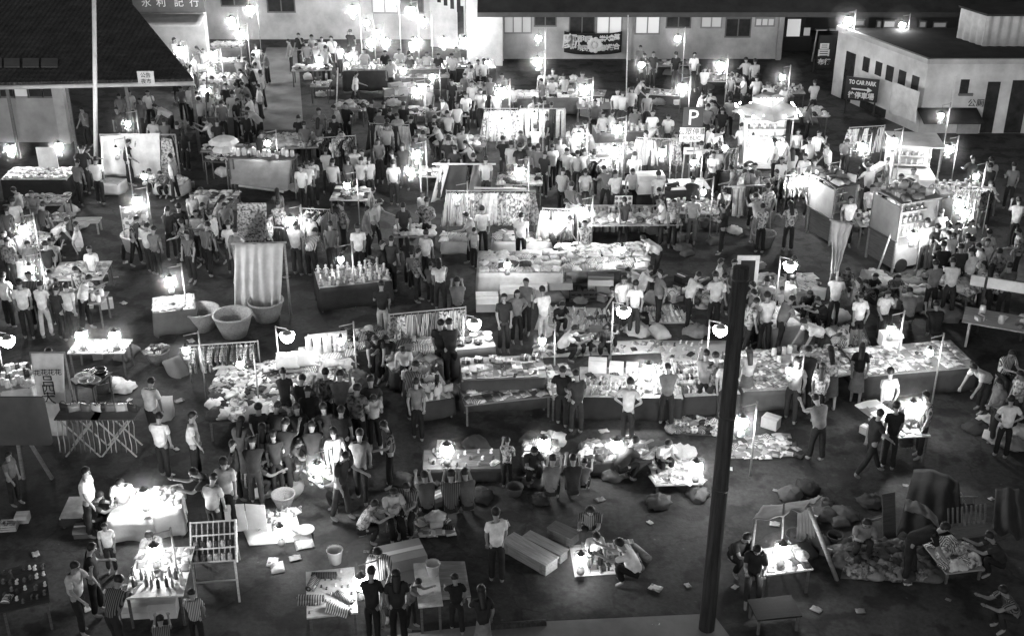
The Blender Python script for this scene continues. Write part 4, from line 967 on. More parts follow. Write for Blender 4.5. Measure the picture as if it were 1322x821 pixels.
s = thing('display_board', 'white board of round samples propped on the long clothes table', 'display board', gy(804, 284, yb + .6)); a = gy(792, 284, yb + .6) - s.location; b = gy(816, 253, yb + .6) - s.location
MB().box((0, 0, b.z / 2), (b.x - a.x, .03, b.z)).build('board', 'paint', s, col=.8)
mb = MB(); n = 0
for i in range(4):
    for j in range(5): mb = MB(); mb.ball((a.x + (b.x - a.x) * (i + .5) / 4, -.02, b.z * (j + .5) / 5), .055, 10, 6, 0, (1, .35, 1)); mb.build('sample', 'gloss', s, True, .2)
MB().box((0, .15, b.z * .3), (.04, .03, b.z * .75), Matrix.Rotation(-.45, 3, 'X')).build('strut', 'wood', s, col=.3)
f = table((806, 248), (918, 244), 1.1, .85, 'white-topped table behind the display board', skirt=.07, top=.75); fill(f, 'packet', 10, 2, PALE, 'on the white-topped table', prob=.6)
q = g(838, 246, .85); item('carton', (q.x, q.y - .1, .85), .1, .8, 'large white carton at the end of the white-topped table', None, 2.0, 2)
f = table((912, 222), (975, 226), 1.0, .8, 'small table with a white cloth below the parking sign', skirt=.09, top=.7); fill(f, 'bowl', 8, 3, MIXP, 'on the cloth below the parking sign')
# trousers rail and white sheets at the back
rail(Frame((628, 202), (668, 202), 0), 0, 1, 0, 1.9, 'tall rail of brightly lit white sheets', 'of bright sheets', 'hanging_dress', 7, [W_], rz=0, rj=.15, sc=1.25)
rail(Frame((672, 202), (728, 202), 0), 0, 1, 0, 1.9, 'tall rail of pale trousers beside the bright sheets', 'beside the bright sheets', 'hanging_trousers', 7, PALE + [D_], rz=0, rj=.3, sc=1.1)
f = table((640, 128), (748, 126), 1.2, .8, 'long lit table of shirts behind the trousers rail', skirt=.13, top=.6); fill(f, 'folded_garment', 12, 3, PALE, 'on the table behind the trousers rail')
f = table((560, 188), (626, 190), 1.2, .7, 'table of bundled goods beside the bright sheets', col=.2); fill(f, 'crumpled_garment', 8, 3, PALE + [G_], 'on the bundled goods table', rj=3)
f = table((760, 200), (880, 196), 1.3, .85, 'brightly lit table between three lanterns', skirt=.11, top=.7); fill(f, 'packet', 14, 4, PALE, 'on the table between three lanterns')
f = table((770, 172), (850, 170), 1.0, .85, 'lit table behind the three lanterns', skirt=.13, top=.6); fill(f, 'jar', 11, 3, PALE, 'on the table behind three lanterns')
# long counter at the back, like a stage
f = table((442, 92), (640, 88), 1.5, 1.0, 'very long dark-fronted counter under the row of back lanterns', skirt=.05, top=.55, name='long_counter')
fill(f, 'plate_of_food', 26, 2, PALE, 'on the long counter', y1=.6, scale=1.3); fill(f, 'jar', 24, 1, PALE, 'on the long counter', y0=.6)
PL = 'small white lantern table|narrow diners table|pale parcel table|small box table|dark plate table|alley edge table|pole side stand|white bundle table|counter-front bench|white hall table|bare board table|dark jar table|hall wall table|banner table'.split('|')
for i, (L, Rr, l, k) in enumerate([((528, 146), (560, 147), 'small white table beneath a lantern', 'plate_of_food'), ((532, 172), (566, 172), 'narrow white table among the seated diners', 'bowl'), ((496, 125), (556, 122), 'table of pale parcels before the long counter', 'carton'), ((582, 118), (636, 116), 'table of small boxes near the gable', 'gift_box'), ((575, 152), (606, 150), 'dark table with white plates', 'plate_of_food'), ((376, 92), (428, 91), 'white-topped table at the edge of the alley', 'bowl'), ((400, 112), (424, 112), 'little stand with a pale tray by the thin pale pole', 'trinket'), ((432, 140), (470, 141), 'table of white bundles beside the thin pole', 'crumpled_garment'), ((516, 100), (580, 100), 'pale bench-like table in front of the counter', 'plate_of_food'), ((740, 122), (780, 124), 'white table left of the single lantern', 'packet'), ((838, 122), (880, 124), 'bare white board table beside the single lantern', 'packet'), ((745, 140), (790, 140), 'dark table behind the parking sign', 'jar'), ((840, 86), (905, 84), 'white table against the hall wall', 'bowl'), ((700, 106), (745, 106), 'dim table below the cloth banner', 'crumpled_garment')]):
    f = table(L, Rr, .9, .78, l, col=.3, top=.6 if i != 11 else .2); fill(f, k, max(3, int(f.w / .3)), 2, MIXP, 'on the ' + PL[i], scale=1.2)
# alley stalls, two lines of white-topped tables
for i, y in enumerate((62, 82, 104, 128, 152)):
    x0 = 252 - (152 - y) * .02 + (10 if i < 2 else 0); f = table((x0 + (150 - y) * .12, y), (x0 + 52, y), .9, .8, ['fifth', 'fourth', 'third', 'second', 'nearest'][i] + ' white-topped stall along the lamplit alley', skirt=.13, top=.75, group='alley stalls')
    fill(f, ['bowl', 'plate_of_food', 'fruit', 'packet', 'jar'][i], 7, 3, PALE, ['on the fifth alley stall', 'on the fourth alley stall', 'on the third alley stall', 'on the second alley stall', 'on the nearest alley stall'][i], scale=1.3)
for i, (x, y) in enumerate(((217, 62), (240, 92), (205, 42))):
    f = table((x, y), (x + 34, y), .8, .8, ['middle', 'nearest', 'farthest'][i] + ' small stall along the roof verge', top=.6, col=.3); fill(f, 'fruit', 7, 3, PALE, 'on the ' + ['middle', 'nearest', 'farthest'][i] + ' verge stall', scale=1.5)
f = table((258, 196), (330, 196), .9, .8, 'white goods table before the two white parasols', top=.6, col=.3); fill(f, 'plate_of_food', 8, 2, PALE, 'before the white parasols', scale=1.3)
f = table((330, 192), (440, 190), 1.3, .8, 'long table of white bundles at the foot of the alley', top=.5, col=.2); fill(f, 'crumpled_garment', 12, 3, [W_, W_, L_], 'at the foot of the alley', scale=1.4, rj=3)
# tarp stall
yb = g(335, 258).y
cloth_sheet('tarpaulin', 'sloping stained canvas sheet over a stall with jars on top', 'canvas sheet', (gy(298, 238, yb), gy(372, 246, yb), gy(378, 207, yb + 1.1), gy(296, 203, yb + 1.1)), .34, fold=.05, nf=2, sag=.06)
bar('tarpaulin_bar', 'pale bar along the lower edge of the stained canvas sheet', 'pole', gy(308, 240, yb - .05), gy(366, 248, yb - .05), .035, col=.7)
for i, x in enumerate((300, 375)): q = gy(x, 205, yb + 1.15); bar('tarpaulin_pole', ('first', 'second')[i] + ' pole behind the stained canvas sheet', 'pole', (q.x, q.y, 0), q, .035)
f = table((292, 204), (380, 206), .6, 1.5, 'high narrow shelf of jars behind the stained canvas', col=.2); fill(f, 'jar', 12, 1, PALE, 'on the high shelf', scale=1.2)
f = table((262, 208), (294, 210), .7, .9, 'dark stand of small white goods by the canvas sheet', col=.1); fill(f, 'bowl', 5, 2, PALE, 'on the dark stand')
# white cloth backdrop at left
yb = g(180, 238).y
cloth_sheet('backdrop_cloth', 'wide white cloth hung as a backdrop behind two dark figures', 'backdrop cloth', (gy(132, 226, yb), gy(208, 230, yb), gy(206, 172, yb), gy(130, 176, yb)), .78, fold=.05, nf=4)
cloth_sheet('backdrop_cloth', 'narrower patterned cloth hung beside the wide white backdrop', 'backdrop cloth', (gy(209, 232, yb), gy(232, 232, yb), gy(222, 180, yb), gy(208, 178, yb)), .55, 'cloth_print', fold=.04, nf=2)
bar('backdrop_bar', 'bar carrying the wide white backdrop cloth', 'pole', gy(128, 174, yb + .06), gy(226, 174, yb + .06), .03)
for i, x in enumerate((129, 226)): q = gy(x, 174, yb + .08); bar('backdrop_pole', ('first', 'second')[i] + ' pole of the white backdrop', 'pole', (q.x, q.y, 0), q, .03)
f = table((128, 236), (152, 238), .6, .5, 'low white bench before the backdrop', skirt=.6, top=.6); f = table((196, 236), (232, 240), .7, .5, 'low table of bundles at the end of the backdrop', skirt=.6, top=.6); fill(f, 'crumpled_garment', 6, 2, PALE, 'at the end of the backdrop', rj=3)
# left corner stalls with two lanterns
f = table((0, 232), (86, 232), 1.3, .85, 'white food table between the two corner lanterns', skirt=.04, top=.7); fill(f, 'plate_of_food', 11, 3, PALE, 'between the two corner lanterns', scale=1.2)
s = thing('menu_board', 'small white board standing between the two corner lanterns', 'sign board', f.p(f.w * .58, 1.1, .85)); MB().box((0, 0, .4), (.7, .03, .8)).build('board', 'paint', s, col=.8); MB().box((0, .12, .25), (.05, .03, .56), Matrix.Rotation(-.4, 3, 'X')).build('strut', 'wood', s, col=.3)
f = table((14, 266), (84, 264), .9, .8, 'long white-topped table in front of the corner food table', col=.2, top=.7); fill(f, 'bowl', 11, 2, PALE, 'on the front corner table', scale=1.2)
f = table((64, 285), (88, 284), .7, .75, 'small pale crossed-leg stand by the corner table', col=.4, top=.5); fill(f, 'packet', 4, 2, MIXP, 'on the small pale stand')
q = g(115, 300); 
t = thing('slatted_bench', 'pale slatted bench alone on the dark ground', 'bench', (q.x, q.y, 0), .05)
for k in range(3): MB().box((0, -.2 + .2 * k, .42 - .0 * k), (.85, .12, .03)).build('slat', 'wood', t, col=.5)
for x in (-.36, .36):
    for y in (-.2, .2): MB().box((x, y, .2), (.05, .05, .4)).build('leg', 'wood', t, col=.3)
# white sheets queue stall and lit goods
yb = g(38, 372).y
cloth_sheet('white_sheet', 'small brightly lit white sheet hung above the corner queue', 'sheet', (gy(22, 362, yb), gy(55, 364, yb), gy(54, 334, yb), gy(20, 338, yb)), .8, nf=2)
bar('sheet_bar', 'bar carrying the small brightly lit sheet', 'pole', gy(18, 336, yb + .05), gy(57, 333, yb + .05), .025); q = gy(57, 333, yb + .05); bar('sheet_pole', 'pole beside the small brightly lit sheet', 'pole', (q.x, q.y, 0), q, .025); q = gy(18, 333, yb + .05); bar('sheet_pole', 'outer pole of the small brightly lit sheet', 'pole', (q.x, q.y, 0), q, .025)
f = table((62, 362), (132, 360), 1.3, .8, 'table of plates and cups beside the small lit sheet', col=.2, top=.5); fill(f, 'plate_of_food', 9, 3, PALE, 'beside the small lit sheet', scale=1.2)
f = table((72, 392), (130, 392), .8, .8, 'table behind the white-shirted queue', col=.2, top=.3); fill(f, 'jar', 8, 2, MIXP, 'behind the white-shirted queue')
f = table((86, 456), (160, 456), .8, .75, 'pale tray stall with two lanterns on the dark ground', col=.5, top=.6, name='tray_stall'); fill(f, 'packet', 11, 2, PALE, 'on the two-lantern tray stall'); ftray = f
f = table((197, 404), (252, 398), 1.0, .8, 'small white table beside the hunched white shirt', skirt=.13, top=.7); fill(f, 'packet', 6, 3, PALE, 'on the small white table'); 
# toy table
f = table((412, 372), (506, 362), 1.2, .8, 'long toy table with a dark underside', skirt=.05, top=.3); fill(f, 'toy_doll', 12, 4, PALE + [G_], 'on the long toy table', rj=3)
f = table((508, 306), (560, 306), .9, .7, 'small table of white bundles by the man in black', col=.2); fill(f, 'crumpled_garment', 5, 2, PALE, 'by the man in black', rj=3)
s = cloth_sheet('painted_sheet', 'pale printed sheet with a dark round figure above the curtain', 'sheet', (gy(306, 313, g(330, 330).y), gy(344, 313, g(330, 330).y), gy(344, 262, g(330, 330).y), gy(306, 262, g(330, 330).y)), .35, 'cloth_print', nf=1)
# basket cart
q = g(182, 334); t = thing('basket_cart', 'small vendor cart with wicker sides under a lantern', 'cart', (q.x, q.y, 0), .1)
MB().lathe([(0, .35), (.42, .35), (.5, .8), (.53, .82), (.53, .86), (.48, .86), (.4, .4), (0, .4)], 18).build('tub', 'wicker', t, True, .5); MB().box((0, .1, 1.35), (.8, .05, .7)).build('board', 'print', t, col=.5)
for s_ in (-1, 1): MB().tube((s_ * .42, .1, .25), (s_ * .42, .1, 1.75), .02).build('post', 'wood', t, col=.4); MB().tube((s_ * .5, 0, .25), (s_ * .55, 0, .25), .25, n=16).build('wheel', 'darkmetal', t)
for i in range(9): item('fruit', (q.x + .36 * cos(i * 2.4) * (i / 9), q.y + .36 * sin(i * 2.4) * (i / 9), .80), i, W_, f'{ordw(i)} pale fruit heaped in the basket cart', 'fruit in the basket cart', 1.2)
# bottom-left quarter
f = table((0, 505), (38, 500), 1.2, .8, 'white table with a bowl lamp at the frame edge', skirt=.7, top=.75); fill(f, 'jar', 7, 3, PALE + [D_], 'on the edge table with the bowl lamp')
yb = g(62, 566).y; S = cloth_sheet('printed_sheet', 'white sheet with printed emblems and upright characters hanging to the ground', 'sheet', (gy(56, 562, yb), gy(86, 562, yb), gy(82, 456, yb), gy(40, 456, yb)), .8, fold=.02, nf=2)
c = S.location
for x, y, ch, sz in ((48, 482, '花', .16), (57, 481, '花', .16), (66, 481, '花', .16), (75, 481, '花', .16), (62, 493, '吕', .32), (63, 504, '四', .32), (63, 515, '大', .34)):
    q = gy(x, y, yb - .1); text(ch, S, (q.x - c.x, q.y - c.y, q.z - c.z), sz, 'black_letter', name='printed_character')
bar('sheet_bar', 'bar carrying the white printed sheet', 'pole', gy(38, 455, yb + .05), gy(84, 455, yb + .05), .025)
for i, x in enumerate((39, 83)): q = gy(x, 455, yb + .07); bar('sheet_pole', ('first', 'second')[i] + ' pole of the white printed sheet', 'pole', (q.x, q.y, 0), q, .025)
# back of a big sign board on trestle legs
yb = g(30, 618).y; a = gy(-12, 574, yb - .1); b = gy(57, 512, yb - .1)
t = thing('sign_board', 'back of a big rounded grey sign board on splayed legs', 'sign board', ((a.x + b.x) / 2, yb - .1, 0)); w = b.x - a.x; z0, z1 = a.z, b.z; zc = (z0 + z1) / 2
mb = MB(); pts = []
for cx_, cz_, t0 in ((w / 2 - .1, z1 - .1, 0), (-w / 2 + .1, z1 - .1, pi / 2), (-w / 2 + .1, z0 + .1, pi), (w / 2 - .1, z0 + .1, 3 * pi / 2)):
    for k in range(5): pts.append((cx_ + .1 * cos(t0 + k * pi / 8), cz_ + .1 * sin(t0 + k * pi / 8)))
mb.poly(pts, -.02, .02); mb.v = [(x, -z, y) for x, y, z in mb.v]; mb.build('board', 'paint', t, col=.1)
for s_ in (-1, 1): MB().tube((s_ * .1, .04, z0 + .2), (s_ * .32 + .15, .1, 0), .045).build('leg', 'wood', t, col=.3)
# folding display stands hung with belts
for i, (x, l) in enumerate(((112, 'first'), (158, 'second'))):
    q = g(x, 582); t = thing('folding_stand', l + ' folding stand hung with belts and bags', 'folding stand', (q.x, q.y, 0), 0)
    for s_ in (-1, 1):
        for m in (-1, 1): MB().tube((-.4 * m, s_ * .25, 0), (.4 * m, s_ * .25, 1.0), .02).build('leg', 'wood', t, col=.5)
    MB().box((0, .0, 1.02), (1.0, .6, .03)).build('top_board', 'wood', t, col=.12)
    for k in range(9): item('belt', (q.x - .46 + .115 * k, q.y - .32, 1.02), R.uniform(-.3, .3), R.choice(MIXP), f'{ordw(k)} hanging belt on the {l} folding stand', 'belts on the folding stands', 1.0)
    for k in range(4): item('handbag', (q.x - .35 + .24 * k, q.y + .02, 1.04), R.uniform(-.5, .5), R.choice(ALL), f'{ordw(k)} bag set on the {l} folding stand', 'bags on the folding stands', .9)
f = table((92, 495), (120, 500), .8, .85, 'dark table of round tins behind the folding stands', col=.08); fill(f, 'enamel_basin', 3, 2, ALL, 'behind the folding stands', scale=.7)
q = g(132, 505); item('basket', (q.x, q.y, 0), 0, .15, 'dark shallow basket behind the folding stands', None, .9)
# white box table
f = table((138, 672), (196, 670), .9, .6, 'white-topped box table lit by a glaring lantern', skirt=.65, top=.8); fwb = f
f = table((197, 660), (234, 655), .9, .75, 'pale box stand joined to the white box table', skirt=.6, top=.75); fill(f, 'packet', 4, 3, PALE, 'on the pale box stand')
q = g(218, 680); item('carton', (q.x, q.y, 0), .05, .5, 'pale carton set before the pale box stand', None, 1.7, 1)
f = table((76, 669), (108, 668), .8, .28, 'low white slab-topped stand by the man in white', top=.8, skirt=.05)
q = g(108, 690); item('carton', (q.x, q.y, 0), .1, .12, 'dark carton under the low white stand', None, 1.0, 0)
q = g(30, 672); item('carton', (q.x, q.y, 0), .1, .7, 'small pale carton on bare ground near the edge', None, .8, 0)
q = g(12, 682); item('crate', (q.x, q.y, 0), .1, .6, 'pale low crate at the frame edge', None, .7)
# bottle table
f = table((160, 772), (236, 768), 1.5, .75, 'cluttered bottle table among the bottom corner customers', col=.3, top=.6); fill(f, 'bottle', 8, 2, ALL, 'on the bottle table', y0=.1, y1=.45, scale=.8); fill(f, 'packet', 6, 3, PALE, 'on the bottle table', y0=.4)
for i, (x, y) in enumerate(((172, 790), (186, 792), (213, 792))): q = g(x, y); item('carton', (q.x, q.y, .0), .1, .7, ['first', 'second', 'third'][i] + ' pale carton under the bottle table front', 'cartons under the bottle table', 1.1, i)
q = g(20, 815); f = table((0, 790), (64, 775), 1.3, .7, 'dark table of small goods in the bottom corner', col=.05); fill(f, 'trinket', 7, 4, DARK + [W_], 'on the dark corner table')
# pigeon-hole rack on splayed legs
a, b = g(247, 728, .42), g(305, 724, .42); t = thing('display_rack', 'open pigeonhole display rack on long splayed legs', 'rack', (a.x, a.y, 0), math.atan2(b.y - a.y, b.x - a.x)); w = (b - a).length
rot = Matrix.Rotation(radians(-38), 3, 'X')
def rk(name, c, size, col): MB().box(rot @ Vector(c) + Vector((0, 0, .42)), size, rot).build(name, 'wood', t, col=col)
rk('back_panel', (w / 2, .16, .4), (w, .02, .8), .3)
for k in range(4): rk('shelf', (w / 2, .06, .02 + .26 * k), (w, .2, .03), .7)
for k in range(2): rk('side_panel', (k * w, .06, .4), (.03, .22, .84), .7)
for k in range(7): rk('divider', (w * (k + 1) / 8, .06, .4), (.015, .16, .78), .6)
for x in (.03, w - .03): MB().tube((x, 0, .45), (x + (.2 if x > 1 else .12), -.75, 0), .022).build('leg', 'wood', t, col=.6); MB().tube((x, .42, .95), (x, .6, 0), .022).build('leg', 'wood', t, col=.4)
MB().tube((.08, -.36, .24), (w + .04, -.36, .24), .018).build('stretcher', 'wood', t, col=.5)
for k in range(12): item('jar', Vector((a.x, a.y, .42)) + Matrix.Rotation(t.rotation_euler.z, 3, 'Z') @ (rot @ Vector((w * (k % 6 + .7) / 6.6, .05, .05 + .26 * (k // 6)))), 0, R.choice(MIXP), f'{ordw(k)} jar in the pigeonhole rack', 'jars in the pigeonhole rack', .75)
# sheet with lamp
f = mat_('ground_cloth', 'bright white ground sheet under a glaring lantern', ((322, 704), (392, 698), (380, 655), (304, 660)), .78); fill(f, 'trinket', 8, 3, ALL, 'on the bright ground sheet', prob=.5, y0=.5)
s = thing('folding_card', 'white folding cardboard panels standing on the bright ground sheet', 'cardboard panel', (*g(318, 690)[:2], 0))
for i in range(2): MB().box((-.22 + .44 * i, .12, .34), (.42, .02, .68), Matrix.Rotation(.12 * (1 - 2 * i), 3, 'Z')).build('panel', 'paint', s, col=.8)
q = g(364, 664); b_ = item('basket', (q.x, q.y + .3, .03), 0, .35, 'wide wicker basket behind the glaring lantern', None, .8)
q = g(395, 690); item('bowl', (q.x, q.y, 0), 0, .6, 'white bowl on the dark ground by the bright sheet', None, 1.6); q = g(352, 726); item('packet', (q.x, q.y, 0), 0, .7, 'white packet dropped below the bright sheet', None, 1.3); q = g(358, 733); item('packet', (q.x, q.y, 0), .3, .7, 'larger white packet lying below the bright sheet', None, 1.6); q = g(392, 700); item('magazine', (q.x, q.y, 0), .3, .6, 'pale paper lying beside the white bowl', None, 1.6)
# tray tables at bottom
f = table((396, 797), (462, 790), 1.35, .7, 'white-topped tray table with a tub and scattered beads', col=.25, top=.8); fill(f, 'trinket', 9, 6, [D_, G_, W_, W_], 'on the white tray table', x0=.02, prob=.6, scale=.6)
item('bucket', f.p(f.w * .62, f.d * 1.15, .7), 0, .75, 'white tub standing at the back of the white tray table', None, 1.1)
f = table((540, 783), (572, 780), 1.3, .7, 'narrow white table behind the dark-haired row', col=.25, top=.7); item('bucket', f.p(.35, .9, .7), 0, .7, 'white bucket on the narrow white table', None, 1.0)
q = g(520, 742); item('carton', (q.x, q.y, 0), .35, .4, 'large pale carton beside the bending vendor', None, 2.2, 1)
a = [(478 + 82, 775), (608, 770), (600, 725), (535, 724)]; mat_('plywood_sheet', 'pale bare plywood sheet on the ground behind the tray tables', a, .28, 'wood')
# mats
f = mat_('ground_cloth', 'dark mat with a white edge near the walking man', ((516, 694), (586, 690), (575, 665), (520, 668)), .2); fill(f, 'magazine', 6, 1, PALE, 'along the mat edge', y0=0, y1=.3, rj=.2)
q = g(563, 680); item('carton', (q.x, q.y, .03), .2, .7, 'small white carton on the dark mat', None, .8, 0); item('crumpled_garment', (q.x, q.y, .22), .2, .6, 'pale cloth on the small white carton', None, 1.1)
f = mat_('ground_cloth', 'glaring white mat with rows of packets in the dark', ((742, 744), (828, 738), (800, 700), (735, 704)), .8); fill(f, 'gift_box', 6, 3, ALL, 'on the glaring mat', x0=.35, rj=.15)
def crate_box(name, label, p0, p1, w, h, col):
    a, b = g(*p0), g(*p1); d = b - a; t = thing(name, label, 'crate', (a.x, a.y, 0), math.atan2(d.y, d.x)); L = hypot(d.x, d.y)
    MB().box((L / 2, 0, h / 2), (L, w, h)).build('box', 'wood', t, col=col); MB().box((L / 2, 0, h + .015), (L + .04, w + .04, .03)).build('lid', 'wood', t, col=col)
    for x in (.12, L - .12): MB().box((x, 0, h / 2), (.06, w + .035, h - .01)).build('batten', 'wood', t, col=col * .8)
crate_box('long_crate', 'long pale wooden crate lying aslant near the walking man', (656, 706), (712, 738), .36, .24, .34)
crate_box('long_crate', 'narrower long crate lying behind the pale one', (680, 700), (728, 724), .24, .2, .26)
crate_box('long_crate', 'short dim crate lying by the glaring mat', (712, 688), (742, 702), .3, .2, .12)
for i, (x0, y0, x1, y1) in enumerate(((806, 700, 828, 734), (818, 705, 838, 722))):
    bar('plank', ('first', 'second')[i] + ' dim plank lying beside the glaring mat', 'plank', g(x0, y0, .1), g(x1, y1, .1), .08, col=.25)
# seated seller's mat and paper goods
f = table((846, 626), (908, 624), .9, .28, 'low bright mat table before the seated seller', top=.7, col=.3); fill(f, 'magazine', 7, 3, PALE, 'on the low bright mat table', rz=.4)
f = mat_('ground_cloth', 'dark cloth of white papers beside the leaning post', ((938, 592), (1035, 588), (1020, 562), (940, 566)), .3); fill(f, 'magazine', 9, 4, [W_, W_, L_, D_], 'beside the leaning post', rz=.5, rj=.8, scale=1.2)
f = mat_('ground_cloth', 'dark cloth of mixed goods left of the leaning post', ((862, 560), (930, 562), (930, 540), (880, 540)), .08); fill(f, 'crumpled_garment', 7, 4, ALL, 'left of the leaning post', rj=3)
for L, Rr, l, k in (((546, 606), (646, 604), 'low dark table of small goods under the first low lantern', 'trinket'), ((676, 592), (722, 592), 'low dark table under the ringed low lantern', 'packet'), ((756, 596), (842, 592), 'low dark table of papers under the third low lantern', 'magazine')):
    f = table(L, Rr, .8, .42, l, col=.06, skirt=.07, top=.15); fill(f, k, max(5, int(f.w / .25)), 3, ALL, 'under the ' + ' '.join(l.split()[-3:]), scale=1.0)
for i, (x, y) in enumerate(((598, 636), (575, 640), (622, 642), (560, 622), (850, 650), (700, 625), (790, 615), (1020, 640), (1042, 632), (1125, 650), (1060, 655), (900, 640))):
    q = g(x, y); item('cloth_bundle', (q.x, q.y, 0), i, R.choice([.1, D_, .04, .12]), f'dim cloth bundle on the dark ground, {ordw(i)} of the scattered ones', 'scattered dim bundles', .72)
# small bright lamp table with the white paper
f = table((1140, 566), (1202, 562), .9, .75, 'small bright lamp table between the dark customers', col=.2, top=.4); fill(f, 'packet', 6, 3, MIXP, 'on the small bright lamp table'); flt = f
q = g(1132, 532, 1.0); item('magazine', q, .4, .8, 'large white sheet of paper at the lamp table edge', None, 2.6, 1)
for i, (x, y) in enumerate(((1262, 555), (1285, 566), (1305, 575), (1275, 548), (1298, 552), (1315, 560))): q = g(x, y); item('cloth_bundle', (q.x, q.y, 0), i, R.choice([G_, D_, L_]), f'{ordw(i)} dark bundle beside the squatting white shirt', 'bundles by the white shirt', .8)
# rail stall at the right edge
a = g(1245, 452); t = thing('rail_stall', 'long stall with white rails on dark posts at the frame edge', 'stall', (a.x, a.y, 0), radians(-24))
for k in range(4): MB().box((.2 + 1.15 * k, 1.2, .85), (.07, .07, 1.7)).build('post', 'wood', t, col=.05)
for z in (1.55,): MB().box((1.9, 1.2, z), (4.2, .05, .3)).build('rail', 'paint', t, col=.75)
MB().box((1.9, .7, .72), (4.2, 1.0, .04)).build('tabletop', 'wood', t, col=.4); MB().box((.0, .7, .35), (.06, 1.0, .7)).build('end_panel', 'paint', t, col=.7)
rotz = Matrix.Rotation(radians(-24), 3, 'Z')
for k in range(14): item(['gift_box', 'jar', 'packet'][k % 3], a + rotz @ Vector((.25 + .52 * (k % 7), .5 + .4 * (k // 7), .74)), R.uniform(0, 1), R.choice(MIXP), f'{ordw(k)} piece of goods on the white-railed stall', 'goods on the railed stall', 1.3)
# bundle heap
for i, (x, y) in enumerate(((1140, 372), (1158, 378), (1175, 370), (1170, 392), (1190, 398), (1205, 380), (1150, 392), (1205, 402), (1128, 362), (1185, 382), (1222, 410))): q = g(x, y); item('cloth_bundle', (q.x, q.y, 0), i, R.choice([G_, .12, .3]), f'{ordw(i)} tied bundle in the dark heap', 'tied bundles in the dark heap', 1.15)
f = table((1198, 360), (1250, 382), .8, .7, 'white goods table running toward the rail stall', col=.3, top=.7); fill(f, 'crumpled_garment', 7, 3, PALE, 'toward the rail stall', rj=3)
f = table((990, 425), (1040, 420), 1.3, .7, 'white cloth table ringed by squatting buyers', skirt=.22, top=.8); fill(f, 'folded_garment', 5, 3, PALE, 'on the ringed white table')
f = mat_('ground_cloth', 'pale ground cloth of mixed clothes by the ringed table', ((1035, 425), (1075, 428), (1068, 396), (1035, 394)), .4); fill(f, 'crumpled_garment', 6, 5, ALL, 'by the ringed table', rj=3)
f = mat_('ground_cloth', 'bright ground cloth of shirts beneath the tall bowl lamp', ((985, 382), (1060, 382), (1050, 352), (985, 356)), .5); fill(f, 'spread_shirt', 8, 3, PALE, 'beneath the tall bowl lamp', rj=2)
f = mat_('ground_cloth', 'dark ground cloth of clothes right of the ringed table', ((1085, 452), (1125, 448), (1115, 420), (1080, 424)), .2); fill(f, 'crumpled_garment', 5, 4, MIXP, 'right of the ringed table', rj=3)
# lower right: canvas awning, heap, crate of goods, low tents
yb = g(1020, 742).y
f = table((990, 742), (1050, 734), .8, .62, 'bright narrow lamp table under the canvas awning', col=.5, top=.7); fawn = f; fill(f, 'packet', 5, 2, MIXP, 'under the canvas awning', prob=.5)
cloth_sheet('canvas_awning', 'slanting dim canvas awning over the lower lantern', 'awning', (gy(972, 672, yb - .2), gy(1046, 652, yb - .2), gy(1062, 640, yb + 1.0), gy(985, 652, yb + 1.0)), .2, fold=.04, nf=2, sag=.05)
q = gy(1044, 654, yb - .15); bar('awning_pole', 'leaning pole at the end of the canvas awning', 'pole', (q.x + .75, q.y, 0), q, .045, col=.3); q = gy(1012, 650, yb); bar('awning_pole', 'thin upright pole of the canvas awning', 'pole', (q.x + .1, q.y, 0), q, .02, col=.2)
q = gy(975, 670, yb - .1); bar('awning_pole', 'hidden pole of the canvas awning beside the leaning post', 'pole', (q.x, q.y, 0), q, .035, col=.2)
cloth_sheet('hanging_canvas', 'dim canvas flap hanging behind the lower lantern', 'canvas sheet', (gy(1028, 700, yb + 1), gy(1052, 700, yb + 1), gy(1050, 655, yb + 1), gy(1030, 660, yb + 1)), .3)
f = table((978, 800), (1036, 794), .6, .4, 'dim bench with straight legs in the bottom dark', col=.025)
f = mat_('ground_cloth', 'dark ground cloth under the long heap of cloth goods', ((1085, 746), (1210, 752), (1200, 700), (1095, 700)), .1); fill(f, 'crumpled_garment', 12, 5, [G_, .14, .1, D_], 'in the long dark heap', rj=3, scale=1.15)
f = table((1222, 740), (1272, 734), 1.1, .3, 'low tray of pale bundles beside the dark heap', col=.35); fill(f, 'crumpled_garment', 6, 3, PALE, 'on the low tray', rj=3)
q = g(1250, 700); s = thing('striped_basket', 'shallow slatted basket at the back of the low tray', 'basket', (q.x, q.y, .3), .2)
MB().box((0, 0, .02), (.9, .5, .03)).build('base', 'wood', s, col=.1)
for k in range(9): MB().box((-.42 + .105 * k, .22, .22), (.03, .03, .42), Matrix.Rotation(-.3, 3, 'X')).build('slat', 'wood', s, col=.12)
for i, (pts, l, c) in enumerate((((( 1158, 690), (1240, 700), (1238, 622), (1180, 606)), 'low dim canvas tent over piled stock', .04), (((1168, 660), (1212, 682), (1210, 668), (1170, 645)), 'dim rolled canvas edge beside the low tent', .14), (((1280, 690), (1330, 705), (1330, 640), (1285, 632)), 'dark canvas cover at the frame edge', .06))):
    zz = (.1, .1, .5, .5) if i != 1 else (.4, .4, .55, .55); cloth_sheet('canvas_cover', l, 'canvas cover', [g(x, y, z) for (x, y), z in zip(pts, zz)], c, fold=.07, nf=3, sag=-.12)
q = g(1152, 700); t = thing('leaning_board', 'tall narrow dim board leaning behind the dark heap', 'board', (q.x, q.y, 0), .3); MB().box((0, .25, .5), (.3, .03, 1.0), Matrix.Rotation(radians(-16), 3, 'X')).build('panel', 'wood', t, col=.06); MB().tube((0, .27, .5), (0, .8, 0), .02).build('prop', 'wood', t, True, .1)
q = g(1245, 650)
